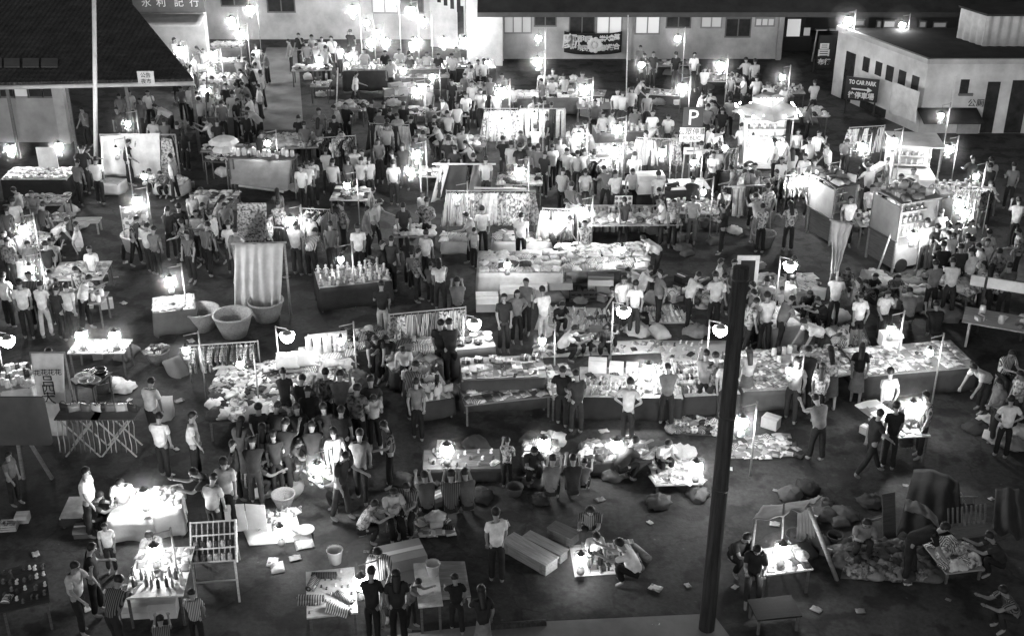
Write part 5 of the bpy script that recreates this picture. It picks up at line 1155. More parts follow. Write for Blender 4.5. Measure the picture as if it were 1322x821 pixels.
for i in range(2): cloth_sheet('hanging_cloth', ('first', 'second')[i] + ' small dim cloth hung above the low tray', 'cloth', (gy(1233 + 14 * i, 664, q.y), gy(1243 + 14 * i, 666, q.y), gy(1243 + 14 * i, 641, q.y), gy(1233 + 14 * i, 640, q.y)), .3)
bar('cloth_pole', 'thin pole carrying the two small dim cloths', 'pole', (gy(1240, 690, q.y + .05).x, q.y + .05, 0), gy(1240, 636, q.y + .05), .02); bar('cloth_bar', 'short bar holding the two small dim cloths', 'pole', gy(1230, 640, q.y + .05), gy(1262, 641, q.y + .05), .015)
# striped cloth draped from a tall pole
q = g(1076, 425); yb = q.y
bar('cloth_pole', 'tall pale pole carrying the draped striped cloth', 'pole', (q.x, q.y, 0), gy(1087, 280, yb), .032, col=.5)
o = cloth_sheet('draped_cloth', 'striped cloth draped from a tall pole and gathered to a point', 'cloth', (gy(1073, 352, yb - .08), gy(1081, 350, yb - .08), gy(1101, 290, yb - .08), gy(1074, 285, yb - .08)), .5, 'canvas', fold=.09, nf=3.2, nu=26, nv=16, th=.015)
bar('cloth_bar', 'short bar at the top of the draped striped cloth', 'pole', gy(1071, 284, yb - .04), gy(1103, 289, yb - .04), .02, col=.4)
# open white parasols at the foot of the alley
for i, (x, y, z, r) in enumerate(((288, 176, 2.1, .55), (289, 186, 1.75, .45))):
    q = g(x, y, z); t = thing('parasol', ('upper', 'lower')[i] + ' white open parasol at the foot of the alley', 'parasol', (q.x, q.y, 0)); MB().tube((0, 0, 0), (0, 0, z), .02).build('pole', 'wood', t, True, .4)
    MB().lathe([(r, z - .22), (r * .75, z - .1), (r * .4, z - .02), (0, z + .03)], 8).build('canopy', 'canvas', t, False, .8)
# kiosks
def kiosk(label, px, rzd, w, d, h, name, cols, inner, shelves=3, lamp=None, roof_over=.15, pitch=.0, group='vendor kiosks'):
    q = g(*px); t = thing(name, label, 'kiosk', (q.x, q.y, 0), radians(rzd), group)
    MB().box((w / 2, d / 2, .5), (w, d, .75)).build('counter', 'wood', t, col=cols[0]); MB().box((w / 2, d - .02, (h + .9) / 2), (w, .04, h - .9)).build('back_panel', 'paint', t, col=cols[1])
    MB().box((.02, d / 2, (h + .9) / 2), (.04, d - .05, h - .9)).build('side_panel', 'paint', t, col=cols[1])
    for x in (.03, w - .03):
        for y in (.03, d - .07): MB().box((x, y, h / 2 + .05), (.05, .05, h - .02)).build('post', 'wood', t, col=.35)
    MB().box((w / 2, d / 2, h + .08), (w + roof_over * 2, d + roof_over * 2, .05), Matrix.Rotation(pitch, 3, 'X')).build('roof', 'paint', t, col=cols[2])
    for k in range(shelves): MB().box((w / 2, d - .2, 1.0 + k * (h - 1.0) / shelves), (w - .1, .3, .025)).build('shelf', 'paint', t, col=.7)
    for x in (.25, w - .25): MB().tube((x, -.04, .22), (x, .02, .22), .22, n=18).build('wheel', 'darkmetal', t); MB().tube((x, d - .02, .22), (x, d + .04, .22), .22, n=18).build('wheel', 'darkmetal', t)
    rz = radians(rzd); rm = Matrix.Rotation(rz, 3, 'Z')
    for k in range(shelves):
        for m in range(max(3, int(w / .22))):
            item(['bottle', 'jar', 'jar'][k % 3], Vector((q.x, q.y, 0)) + rm @ Vector((.12 + .2 * m, d - .22, 1.012 + k * (h - 1.0) / shelves)), 0, R.choice(MIXP), f'{ordw(m)} container, {ordw(k)} shelf of the {inner}', 'containers in the ' + inner, .8)
    return t, q, rm
def corner_kiosk(label, A, B, C, h, inner, cols, top=0.0):
    a, b, c = g(*A), g(*B), g(*C); ab = b - a; w = hypot(ab.x, ab.y); d = hypot(c.x - b.x, c.y - b.y); rz = math.atan2(ab.y, ab.x)
    t = thing('kiosk_cart', label, 'kiosk', (a.x, a.y, 0), rz, 'vendor kiosks'); rm = Matrix.Rotation(rz, 3, 'Z')
    MB().box((w / 2, .02, h * .72), (w, .04, h * .5)).build('front_panel', 'paint', t, col=cols[0]); MB().box((w / 2, .05, h * .26), (w - .04, .04, h * .4)).build('lower_panel', 'wood', t, col=cols[1])
    MB().box((w / 2, -.01, h * .47), (w + .04, .06, .05)).build('rail', 'wood', t, col=.1); MB().box((w / 2, d - .02, h / 2 + .1), (w, .04, h - .2)).build('back_panel', 'paint', t, col=cols[0])
    MB().box((w * .45, d / 2, h / 2 + .1), (.04, d - .1, h - .2)).build('partition', 'paint', t, col=.75); MB().box((w * .75, d / 2, .5), (w * .5, d - .1, .7)).build('counter', 'paint', t, col=.5)
    for x in (.03, w - .03):
        for y in (.03, d - .03): MB().box((x, y, h / 2), (.06, .06, h)).build('post', 'wood', t, col=.3)
    MB().sheet(lambda u, v: Vector((-.04 + u * (w + .08), -.05 + v * (d + .1), h + .06 + .05 * sin(pi * u))), 8, 3, .05).build('roof', 'paint', t, False, cols[2])
    for k in range(3): MB().box((w * .45 + .17, d / 2, .95 + k * (h - 1.0) / 3), (.28, d - .14, .025)).build('shelf', 'paint', t, col=.75)
    for y in (.3, d - .3): MB().tube((w - .02, y, .22), (w + .04, y, .22), .22, n=18).build('wheel', 'darkmetal', t)
    for k in range(3):
        for m in range(max(3, int(d / .2))):
            item(['bottle', 'jar', 'tin'][k], Vector((a.x, a.y, 0)) + rm @ Vector((w * .45 + .2, .12 + .19 * m, .965 + k * (h - 1.0) / 3)), 0, R.choice(MIXP), f'{ordw(m)} container, {ordw(k)} shelf of the {inner}', 'containers in the ' + inner, .85)
    return t, a, rm, w, d
jt, ja, jm, jw, jd = corner_kiosk('tall grey kiosk cart with a plain front panel and dark lower boards', (1040, 300), (1070, 318), (1087, 308), 1.95, 'grey kiosk', (.4, .1, .05))
kt, ka, km_, kw, kd = corner_kiosk('large kiosk cart with flat grey roof and a brightly lit open side', (1116, 332), (1151, 353), (1192, 340), 2.2, 'large lit kiosk', (.34, .16, .3))
for (o_, r_, w_, d_k, z_, nm) in ((ka, km_, kw, kd, 2.30, 'large lit kiosk'), (ja, jm, jw, jd, 2.05, 'tall grey kiosk')):
    for k in range(12):
        kk = ['carton', 'cloth_bundle', 'gift_box', 'rice_sack', 'towel', 'handbag'][k % 6]; v = R.choice([W_, W_, L_, G_])
        item(kk, o_ + r_ @ Vector((w_ * (.12 + .25 * (k % 4)), d_k * (.18 + .32 * (k // 4)), z_)), R.uniform(0, 3), v, f'{shade_word(v)} {ITEMW.get(kk, kk.replace("_", " "))} piled on top of the {nm}, {ordw(k)} piece', 'stock on the ' + nm, {'gift_box': 1.6, 'towel': 1.5, 'handbag': 1.1}.get(kk, .5))
q = g(1135, 345); bar('leaning_pole', 'long pole leaning on the front of the large lit kiosk', 'pole', (q.x - .25, q.y - .6, 0), (q.x + .4, q.y + .1, 1.9), .03, col=.5)
kiosk('white lit stall with a box-like roof near the slot-windowed block', (1145, 262), -6, 1.6, 1.5, 2.0, 'kiosk_cart', (.6, .8, .8), 'white lit stall', roof_over=.08)
kc, kq, km = kiosk('drink cart with strings of bulbs round its pagoda roof', (958, 222), 0, 1.75, 1.3, 2.0, 'drink_cart', (.5, .8, .3), 'drink cart', roof_over=.12)
MB().lathe([(1.35, 2.12), (1.0, 2.32), (.62, 2.45), (.6, 2.46), (.6, 2.68), (.3, 2.8), (0, 2.84)], 4, (.875, .65, 0)).build('pagoda_top', 'paint', kc, False, .5)
for k in range(22):
    u = k / 22 * 4; s_, fr_ = int(u), u - int(u); cs = [(-.2, -.2), (1.95, -.2), (1.95, 1.5), (-.2, 1.5)]; a_, b_ = cs[s_], cs[(s_ + 1) % 4]
    MB().ball((a_[0] + (b_[0] - a_[0]) * fr_, a_[1] + (b_[1] - a_[1]) * fr_, 2.2), .04, 8, 6).build('bulb', 'bulb_glow', kc, True)
for k in range(7): MB().ball((.5 + .125 * k, .2, 2.72), .035, 8, 6).build('bulb', 'bulb_glow', kc, True)
# parking sign
q = g(889, 238); t = thing('parking_sign', 'dark parking sign lettered P above a pale notice on a thin post', 'sign', (q.x, q.y, 0)); zt_ = gy(889, 140, q.y).z
MB().tube((0, .05, 0), (0, .05, zt_ - .2), .035).build('post', 'metal', t); sc_ = (gy(905, 180, q.y).x - gy(873, 180, q.y).x)
zP = gy(890, 152, q.y).z; MB().box((.0, 0, zP), (sc_ * .8, .04, .75)).build('board', 'paint', t, col=.05); text('P', t, (0, -.025, zP - .02), .8, 'white_letter')
zN = gy(890, 174, q.y).z; MB().box((0, 0, zN), (sc_, .04, .52)).build('notice', 'paint', t, col=.75); text('公眾停車', t, (0, -.025, zN + .1), .26, 'black_letter'); text('PUBLIC', t, (0, -.025, zN - .13), .2, 'black_letter')
zA = gy(890, 195, q.y).z; MB().box((0, 0, zA), (sc_ * .6, .04, .26)).build('arrow_plate', 'paint', t, col=.7); MB().box((.0, -.026, zA), (sc_ * .35, .01, .04)).build('arrow', 'black_letter', t)
for i, (x0, x1, y, k, n, l) in enumerate(((760, 800, 262, 'hanging_shirt', 9, 'white shirts behind the sample board'), (820, 872, 232, 'hanging_dress', 7, 'white dresses by the parking sign'), (905, 948, 250, 'hanging_shirt', 9, 'pale shirts below the parking sign'), (480, 530, 212, 'hanging_dress', 7, 'pale dresses among the diners'), (420, 462, 232, 'hanging_shirt', 8, 'white shirts beside the canvas stall'), (700, 745, 330, 'hanging_dress', 8, 'white dresses behind the shirt piles'), (1000, 1050, 285, 'hanging_shirt', 9, 'white shirts beside the grey kiosk'), (392, 430, 330, 'hanging_shirt', 7, 'pale shirts by the curtain'), (1090, 1135, 218, 'hanging_dress', 7, 'white dresses before the lit stall'), (1225, 1268, 300, 'hanging_shirt', 8, 'pale shirts by the roadside lamps'), (930, 985, 300, 'hanging_trousers', 7, 'trousers by the dark tub'), (150, 195, 420, 'hanging_shirt', 0, ''))):
    if n: rail(Frame((x0, y), (x1, y + (2 if i % 2 else -3)), 0), 0, 1, 0, 1.6, 'clothes rail of ' + l, 'of ' + l, k, n, [W_, W_, L_, D_], rz=0 if k != 'hanging_shirt' else .9, rj=.3)
for i, (x0, x1, y, k, l) in enumerate(((640, 700, 238, 'towel', 'bright towel table behind the white sheets'), (850, 930, 275, 'tin', 'low table of tins on the dark ground edge'), (1010, 1060, 250, 'cup', 'cup table by the grey kiosk'), (425, 475, 258, 'purse', 'purse table in the upper aisle'), (540, 590, 228, 'towel', 'towel table near the bright diner lantern'), (960, 1010, 245, 'straw_hat', 'hat table below the drink cart'), (1110, 1165, 292, 'cup', 'cup table among the kiosks'), (0, 60, 322, 'towel', 'towel table behind the corner queue'), (240, 300, 262, 'purse', 'purse table under the canvas stall'), (1215, 1290, 250, 'tin', 'tin table at the dark roadside'), (905, 960, 105, 'cup', 'cup table before the hall end'), (985, 1040, 120, 'tin', 'tin table before the gateway'), (1020, 1070, 150, 'straw_hat', 'hat table behind the drink cart'))):
    f = table((x0, y), (x1, y + 1), 1.2, .8, l, col=.3, top=.4); fill(f, k, max(5, int(f.w / .22)), 4, [W_, W_, W_, L_, D_], 'on the ' + ' '.join(l.split()[:2]) + ' ' + ' '.join(l.split()[2:])[:30].rsplit(' ', 1)[0] if False else 'on the ' + l, jit=.35, scale=1.25)
# small odds and ends among the goods, and stock set down behind the tables
CK = ['tin', 'cup', 'towel', 'purse', 'cloth_roll', 'straw_hat', 'sandal']
for n_, (fr, place) in enumerate(list(FRAMES)):
    kd_ = CK[n_ % 7] if fr.o.y > 30 or n_ % 3 else 'towel'
    fill(fr, kd_, min(8, max(3, int(fr.w / .34))), 2, [W_, W_, L_, D_, G_], place, prob=.55, rj=3, scale=1.1, jit=.45)
    pl = ('behind ' + place[3:]) if place.startswith('on ') else 'behind the goods ' + place
    for m in range(2 if fr.w < 2 else 3):
        kd2 = ['carton', 'rice_sack', 'cloth_bundle', 'carton'][(n_ + m) % 4]; v = R.choice([L_, G_, G_, D_, W_])
        if ('carton' if kd2 == 'carton' else kd2) and fr.o.y < 20: continue
        lab = f'{shade_word(v)} {kd2.replace("_", " ")} set down {pl}, {ordw(m)} from left'
        if len(lab.split()) > 16: lab = f'{shade_word(v)} {kd2.replace("_", " ")} {pl}, {ordw(m)} from left'
        lab = ' '.join(lab.replace(' from left', '').split()[:16]) if len(lab.split()) > 16 else lab
        item(kd2, fr.p(fr.w * (m + .5 + R.uniform(-.2, .2)) / (2 if fr.w < 2 else 3), fr.d + .42 + R.uniform(-.05, .25), 0), R.uniform(0, 3), v, lab, 'stock behind the stalls', R.uniform(.7, 1.0))
for i in range(70):
    x, y = R.uniform(20, 1300), R.uniform(330, 810); q = g(x, y); v = R.choice([W_, L_, G_, G_])
    item('paper_scrap', (q.x, q.y, .004), R.uniform(0, 6), v, f'{shade_word(v)} scrap of paper dropped on the ground, {ordw(i) if i < 29 else "scrap " + str(i)}', 'paper scraps on the ground', R.uniform(.4, 1.0))
for i in range(44):
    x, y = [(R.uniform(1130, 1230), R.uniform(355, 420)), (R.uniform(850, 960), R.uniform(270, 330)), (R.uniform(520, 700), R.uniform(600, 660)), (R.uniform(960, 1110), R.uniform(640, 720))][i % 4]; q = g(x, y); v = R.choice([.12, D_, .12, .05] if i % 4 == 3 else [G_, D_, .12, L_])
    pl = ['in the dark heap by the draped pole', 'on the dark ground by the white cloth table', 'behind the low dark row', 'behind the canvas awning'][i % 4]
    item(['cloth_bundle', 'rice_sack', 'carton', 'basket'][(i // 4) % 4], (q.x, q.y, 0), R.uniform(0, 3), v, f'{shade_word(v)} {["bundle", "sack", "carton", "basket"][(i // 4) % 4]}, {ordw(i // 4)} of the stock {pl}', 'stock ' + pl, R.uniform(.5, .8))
# ------------------------------------------------------------------ lamps
def lantern(px, py, z, lum, label, hang=None, r=.085):
    q = g(px, py, z); k_ = max(1.0, min(1.6, q.y / 36)); r *= k_; HALO.append((q, .6 * k_ if r > .1 else .36 * k_)); lum = glow(lum, k_); t = thing('lantern', label, 'lantern', q, 0, 'pressure lanterns')  # globes enlarged with distance to imitate glare; halo radius stored too
    dz = r - .085
    MB().lathe([(0, -.3), (.075, -.3), (.085, -.28), (.085, -.21), (.04, -.17), (.04, -.12), (.05, -.11), (.05, -.1), (0, -.1)], 12, (0, 0, -dz)).build('tank', 'metal', t, True)
    MB().ball((0, 0, 0), r, 10, 6, 0, (1, 1, 1.1)).build('globe', lum, t, True)
    MB().lathe([(.0, r + .005), (r * .7, r + .005), (r * .6, r + .03), (.04, r + .06), (.03, r + .1), (0, r + .11)], 12).build('hood', 'darkmetal', t, True)
    for a_ in range(3): th = 2 * pi * a_ / 3 + .5; MB().tube(((r + .01) * cos(th), (r + .01) * sin(th), -r), ((r + .01) * cos(th), (r + .01) * sin(th), r + .02), .004, n=4).build('guard_rod', 'darkmetal', t)
    if hang:
        p = thing('lamp_pole', 'thin pole holding the ' + label, 'lamp pole', (q.x + .32, q.y + .12, 0), 0, 'lamp poles'); hgt = z + .42
        MB().tube((0, 0, 0), (0, 0, hgt + .05), .022, n=6).build('pole', 'wood', p, True, .35); MB().tube((0, 0, hgt), (-.34, -.13, hgt - .02), .014, n=6).build('arm', 'wood', p, True, .35)
        MB().tube((0, 0, r + .1), (0, 0, .40), .006, n=4).build('hanger', 'darkmetal', t)
    else:
        P_ = [Vector(((r + .02) * cos(k * pi / 6), 0, r + .12 * sin(k * pi / 6))) for k in range(7)]; mb = MB()
        for a_, b_ in zip(P_, P_[1:]): mb.tube(a_, b_, .005, n=4)
        mb.build('handle', 'darkmetal', t)
HALO = []
GL = dict(mantle_far=.75, mantle_near=.65, mantle_dim=.55, mantle_low=.16)
def glow(nm, k):
    k = round(k, 1); key = nm + '_' + str(k).replace('.', '_')
    if key not in MATS: emit_mat(key, LAMP * GL[nm] / k ** 2 * (1.15 if k > 1.2 else 1))
    return key
LN, LF, LD = 'mantle_near', 'mantle_far', 'mantle_dim'
LAMPS = """323,13,2.6,F,h,lantern high at the far end of the alley|310,45,2.4,F,h,large lantern over the middle of the alley|275,72,2.2,F,h,lantern over the lower alley stalls|272,92,1.5,D,,lantern set low among the lower alley stalls|268,118,1.4,D,,lantern on the nearest alley stall
455,14,3.0,N,h,single lantern high before the white shop wall|473,30,2.6,D,h,lantern beside the shop building window|486,43,2.2,D,h,small lantern above the counter end|506,2,3.2,N,h,lantern at the top of the white shop wall|530,15,3,N,h,lantern below the paired shop windows|548,28,2.6,D,h,lantern near the slanting windows
479,56,1.6,F,,first lantern of the counter row|498,56,1.6,F,,second lantern of the counter row|539,55,1.6,F,,third lantern of the counter row|573,54,1.6,F,,fourth lantern of the counter row|600,54,1.6,F,,last lantern of the counter row|450,73,1.3,D,,lantern low at the counter end|412,78,1.1,D,,small lantern on the alley edge table|630,82,1.2,D,,lantern beside the gable wall
521,92,1.2,D,,lantern at the counter front|558,100,1.5,D,h,lantern hung before the counter|538,118,1.9,F,h,lantern over the small white table|538,200,1.9,F,h,lantern over the seated diners|648,118,1.9,F,h,lantern over the long lit shirt table|695,50,2.6,D,h,dimmer lantern against the hall wall|694,80,2.2,F,h,bright lantern before the hall wall
755,116,2.0,N,h,lantern left of the dark table|875,50,2.6,D,h,lantern on the pale hall wall|881,114,2.0,N,h,lone ringed lantern in the dark by the hall|828,84,1.6,D,,lantern among the people at the wall|1095,28,3.4,F,h,lantern at the corner of the flat-roofed block|1165,33,3.2,D,h,small far lantern beyond the flat roof
797,167,1.9,F,h,upper of the three clustered lanterns|793,195,1.9,F,h,lower of the three clustered lanterns|855,197,1.8,F,h,lantern by the parking sign|747,177,1.9,N,h,lantern above the white-shirted row|936,191,1.4,D,,lantern at the table below the parking sign|648,160,1.8,F,h,lantern before the bright sheets|690,150,2.2,D,h,lantern among the hung trousers
1113,190,1.8,F,h,lantern behind the kiosks|1153,183,2.6,F,h,lantern above the white lit stall|1225,193,1.7,F,h,lantern at the dark roadside by the block|1238,262,1.9,F,h,upper lantern of the roadside pair|1245,275,1.7,F,h,lower lantern of the roadside pair|1178,305,1.5,F,h,lantern at the open side of the large lit kiosk|972,180,1.6,F,,lantern inside the drink cart|998,185,1.5,F,,second lantern inside the drink cart|1072,226,1.6,D,h,lantern between the kiosks
14,193,1.6,F,,first corner lantern at the frame edge|76,190,1.6,F,,second corner lantern by the menu board|177,260,1.9,N,h,ringed lantern over the basket cart|375,285,1.8,N,h,ringed lantern behind the striped curtain|530,222,1.9,F,h,bright lantern among the diners|752,273,1.6,N,h,ringed lantern by the sample board|711,289,1.4,F,,bright lantern at the white bench|220,363,1.5,N,h,ringed lantern on the small white table|105,434,1.15,S,,first lantern of the tray stall|148,434,1.15,S,,second lantern of the tray stall
38,348,1.7,F,h,lantern behind the small lit sheet|655,342,1.4,D,,lantern on the white-draped table|803,322,1.4,D,,lantern on the shirt pile table|186,228,1.2,D,,low lantern before the backdrop|837,476,1.35,F,,glaring lantern on the wide pale table|410,605,1.2,N,h,ringed lantern in the dark crowd|577,581,.85,S,,first low lantern in the dark row|702,573,.85,S,,ringed low lantern in the dark row|796,575,.85,S,,third low lantern in the dark row|958,545,1.5,N,h,ringed lantern in front of the leaning post
899,603,.8,S,,ringed lantern beside the seated seller|186,640,1.15,N,,glaring lantern on the white box table|362,686,.55,L,,glaring lantern on the bright ground sheet|750,722,.5,L,,glaring lantern on the glaring mat|1010,710,1.05,S,,big lantern under the canvas awning|1178,525,1.3,N,,big lantern on the small bright lamp table|240,452,1.5,D,h,dim lantern behind the hung shirts|440,440,1.6,D,h,dim lantern over the second clothes heap|1150,425,1.5,D,h,lantern hidden behind the tall white carton|1020,478,1.5,D,h,lantern over the broad leaflet table|345,185,1.7,D,h,lantern over the white bundles|895,210,1.5,D,h,lantern below the notice of the parking sign|310,470,1.7,D,h,lantern over the heaped clothes|700,440,1.5,D,h,lantern over the seated sellers|150,195,1.9,D,h,lantern beside the backdrop cloth|590,255,2.0,D,h,lantern behind the dark blankets|440,335,1.6,D,h,lantern over the toy table|165,160,2.2,D,h,lantern under the tiled eave|1200,455,1.5,D,h,lantern over the long paper table|670,222,2.0,N,h,lantern over the bright towel table|908,248,1.7,D,h,lantern over the pale shirt rail|1035,232,1.8,F,h,lantern over the cup table|448,240,1.8,D,h,lantern over the purse table|1140,272,1.7,D,h,lantern among the kiosks|930,86,2.2,F,h,lantern before the hall end|1010,100,2.2,D,h,lantern before the gateway|298,28,2.6,F,h,second high lantern of the alley|232,66,2.0,F,h,lantern over the roof verge stalls|30,296,1.8,F,h,lantern over the corner towel table|1260,228,1.9,D,h,lantern over the roadside tin table|1215,150,2.2,D,h,lantern at the dark doors of the block|466,752,1.15,S,h,lantern half hidden behind the dark-haired row|200,712,1.25,S,h,lantern over the bottle table"""
for row in LAMPS.replace('\n', '|').split('|'):
    x, y, z, l, h, lab = row.split(',', 5); lantern(float(x), float(y), float(z), {'N': LN, 'F': LF, 'D': LD, 'L': 'mantle_low', 'S': 'mantle_low'}[l], lab, h == 'h', {'N': .135, 'F': .12, 'D': .085, 'L': .12, 'S': .15}[l])
# frosted bowl lamps on poles
for x, y, z, l in ((10, 442, 1.5, 'at the frame edge'), (612, 420, 1.5, 'beside the rail of dresses'), (930, 428, 1.6, 'left of the leaning post'), (371, 436, 1.5, 'above the white cases'), (1020, 345, 1.9, 'over the bright ground shirts'), (805, 404, 1.5, 'behind the seated sellers')):
    q = g(x, y, z); t = thing('bowl_lamp', 'white glowing bowl lamp on a thin pole ' + l, 'lamp', (q.x, q.y, 0), 0, 'bowl lamps')
    MB().lathe([(0, z - .12), (.09, z - .11), (.16, z - .03), (.19, z + .09), (.18, z + .1), (0, z + .09)], 18).build('bowl', 'bowl_glow', t, True); MB().lathe([(.15, z + .105), (.12, z + .14), (.05, z + .2), (0, z + .21)], 18).build('cap', 'metal', t, True)
    MB().tube((-.28, .05, 0), (-.28, .05, z + .3), .02, n=6).build('pole', 'wood', t, True, .5); MB().tube((-.28, .05, z + .28), (0, 0, z + .25), .012, n=6).build('arm', 'wood', t, True, .5)
# thin bare poles and a sloping wire frame seen between stalls
for i, (x, y, x1, y1, l) in enumerate(((433, 175, 436, 88, 'thin pale pole beside the long counter'), (444, 118, 448, 86, 'second thin pole under the counter end'), (808, 145, 811, 20, 'tall thin pole before the hall wall'), (266, 190, 267, 100, 'thin dark pole at the alley mouth'), (880, 235, 884, 195, 'thin pole beside the parking sign'), (606, 330, 608, 290, 'prop stick under the white sheets'), (640, 60, 640, 52, 'short peg by the gable'))):
    a = g(x, y); bar('thin_pole', l, 'pole', a, gy(x1, y1, a.y), .028, col=.5 if i != 3 else .08)
crowd('at the bottom bottle table', 'customers in the bottom corner',
 '96,727:Lsr 154,743:Glb 247,762:LlbC 134,677:WsfC 192,688:Lqf 118,703:Dsr 206,795:GqbC')
crowd('by the white box table', 'people round the white box table', '110,605:Wsr 154,619:Wif 128,636:Dqr 251,606:Dll 275,613:Lsb 288,592:Lsb')
crowd('at the bottom tray table', 'customers at the bottom tray table', '487,709:Llf 479,734:Dsb 511,737:DsbL 540,748:GlrC 587,742:DsbC 621,757:DsbkL')
crowd('on the dark mat', 'people on the dark mat', '508,632:Lif 524,625:Gif 484,647:Lqr')
crowd('near the long crates', 'people crossing the open ground', '640,657:Wsb')
crowd('on the brightly lit mat', 'people on the lit mat', '770,688:Wqf 800,697:Wql 762,655:Gqf')
crowd('under the canvas awning', 'people in the dark corner', '965,690:Dqf 978,705:Dif')
crowd('behind the dark heap', 'people in the dark corner', '1218,676:Dnr 1120,672:Gqf 1278,688:Dql 1296,758:Gql')
crowd('in the crowd before the heaped clothes', 'crowd before the heaped clothes stall',
 '311,539:GsbkL 387,567:Gqr 430,553:Lsb 464,556:Gsb 482,511:Llf 461,497:Gsb 372,585:Dqf 352,557:Dsb 368,542:Dlb 402,545:Dlb 342,588:Dqr 425,606:Dql 446,585:Dsr '
 '325,566:Dlb 417,522:Dsb 440,526:Dsb 382,522:Dlb 333,522:Dsb 358,520:Dsb 495,545:Gsl 300,570:Dsr')
crowd('at the edge of the heaped clothes', 'crowd before the heaped clothes stall', '365,476:Drb 390,485:Dlb 420,477:Ghb 439,479:Glb 478,486:Dsb 397,500:Dlb')
crowd('in the aisle beside the cloth sack', 'people in the aisle by the cloth sack', '248,533:Lsr 195,489:Wsb 205,534:Wsb 338,548:GsbL')
crowd('beside the printed white sheet', 'people by the printed sheet', '62,451:Wsf 10,585:GsrC')
crowd('in the aisle between clothes and books', 'people between clothes and books', '537,467:Glb 537,489:Gsb 520,449:Wlf 484,435:Dnf 497,434:Dif 569,414:Dsb 580,413:Dsb')
crowd('behind the long book table', 'people behind the long book table',
 '651,381:Dsf 668,376:GhfL 679,361:Gsf 700,371:Wsbp 742,421:Wqr 759,426:WqfC 782,422:GqfL 790,412:Dqf 726,391:Dqf')
crowd('in front of the long book table', 'customers before the long book table', '727,474:Dsb 744,479:Dsb 814,489:Lhb 862,471:Glb 868,460:LsfC')
crowd('beside the leaning post', 'people beside the leaning post', '912,453:Gsb 924,456:Gsb 939,464:Lsb 967,450:LsbkL')
crowd('at the patterned goods mat', 'customers at the patterned goods mat', '1044,448:Dlb 1073,448:LlbkL 1114,444:DsbkL 1054,511:Glb 1030,462:Gsb 1062,470:LsbL')
crowd('at the paper goods table', 'customers at the paper goods table', '1150,476:Lsb 1258,471:Lnl 1307,453:Lif 1306,512:Whb 1290,490:Gsl 1318,480:Lsl')
crowd('round the small bright lamp table', 'people round the small lamp table', '1196,507:Lsl 1158,520:Dsb 1138,530:Dwr 1172,528:Dqb')
crowd('by the draped striped cloth', 'people by the draped pole', '1082,352:Wsb 1112,379:Wsbh 1147,377:WsfL 1095,346:GqfL 1108,360:Gsl')
crowd('round the white cloth table', 'people round the white cloth table', '996,357:Lqf 1010,371:LqbC 991,378:Wsb 974,375:Wsl 960,383:Gqb 1046,376:Dqf 1056,384:Dql 1040,412:Wnl 968,398:Dqb')
crowd('in front of the bright shelf', 'people before the leaning post', '903,352:Llr 924,352:Lsb 936,354:Wsr')
crowd('at the end of the shirt table', 'people at the end of the shirt table', '840,344:Wlr 852,349:Gsl 810,346:Wnl 821,363:Wsb 790,371:LnlL 806,358:Wsf 830,305:Wnl')
crowd('between the tables by the white shirts', 'people in the aisle by the dark ground', 
 '590,359:Gqb 566,335:WnbL 556,340:GsbC 531,325:GsbC 505,306:Dsb 525,307:DlbL 550,298:Wsb 494,312:Dsr 492,364:Dsbp 520,263:Dsb 551,256:Ghb 545,249:LsfC 540,322:Gsr')
crowd('at the toy table', 'customers at the toy table', '461,290:Wsb 426,287:Gsb 406,296:Lnb 399,277:Lsb 358,260:Lsb 349,277:Lsr 440,262:Gsl 474,268:Gsr 482,243:Gsrp 489,258:Llr')
crowd('before the hanging white sheets', 'people before the white sheets', '622,267:Wsb 612,295:LsbC 673,276:Wsb 735,280:Wnr 755,286:Lsf 602,275:Lsl')
crowd('by the basket cart', 'people round the basket cart', '189,289:Wsb 198,293:Gsb 233,284:Gwl 261,263:Gsr 269,273:Lwl 294,286:Lsb 247,250:LsfL 216,268:Dsb 230,264:Dsb 176,280:Gsr 240,300:Gsf')
crowd('at the lit corner stalls', 'people at the corner stalls', '15,256:Wsb 27,295:Wsb 39,282:Lsr 67,308:Wqb 87,282:Wnr 4,300:Lsf 55,262:Gsb 8,268:Gsb')
crowd('in the queue by the white sheets', 'queue by the small white sheets', '3,353:Wsb 24,362:Wsb 51,364:Wsbp 85,366:Lsb 72,370:Dsb 113,356:Wlr 62,350:Gsf 36,352:Gsf 97,345:LsfL')
crowd('before the white cloth backdrop', 'people before the cloth backdrop', '165,181:Dsr 186,182:DslkL 123,204:Wsb 104,189:Dsb 192,219:Wqf 206,222:Gqf 100,207:Gsb 112,190:LsrL 219,200:Lsl')
crowd('under the dark tiled eave', 'people under the tiled eave', '197,153:Lsb 211,154:Gsb 228,158:Dsb 153,122:Gsf 166,118:Lsf 201,135:Wnl 236,168:DsbL 150,140:Dsf 180,128:Gsf 105,140:Gsf 190,118:Wsf')
crowd('in the lamplit alley', 'shoppers in the alley', '285,131:Gsb 263,104:Wsf 309,90:WlL 319,123:Wsl 306,128:Dsr 327,70:Wsl 333,110:Wsl 291,109:Dsf 289,99:Wsf 316,76:Lsl 322,85:Dsl 335,92:Lsl 308,74:Gsb 329,82:Wsb 299,118:Lsb 256,126:Lsb 330,58:Lsb 340,66:Gsl'.replace('WlL','WllL'))
crowd('along the roof verge', 'people along the roof verge', '178,8:Wsr 190,30:Wsr 206,38:Wsr 224,50:Lsr 219,44:Gsf 237,60:Wsr 246,85:Lsr 250,72:Wsr 230,36:Gsl 262,64:Lsf')
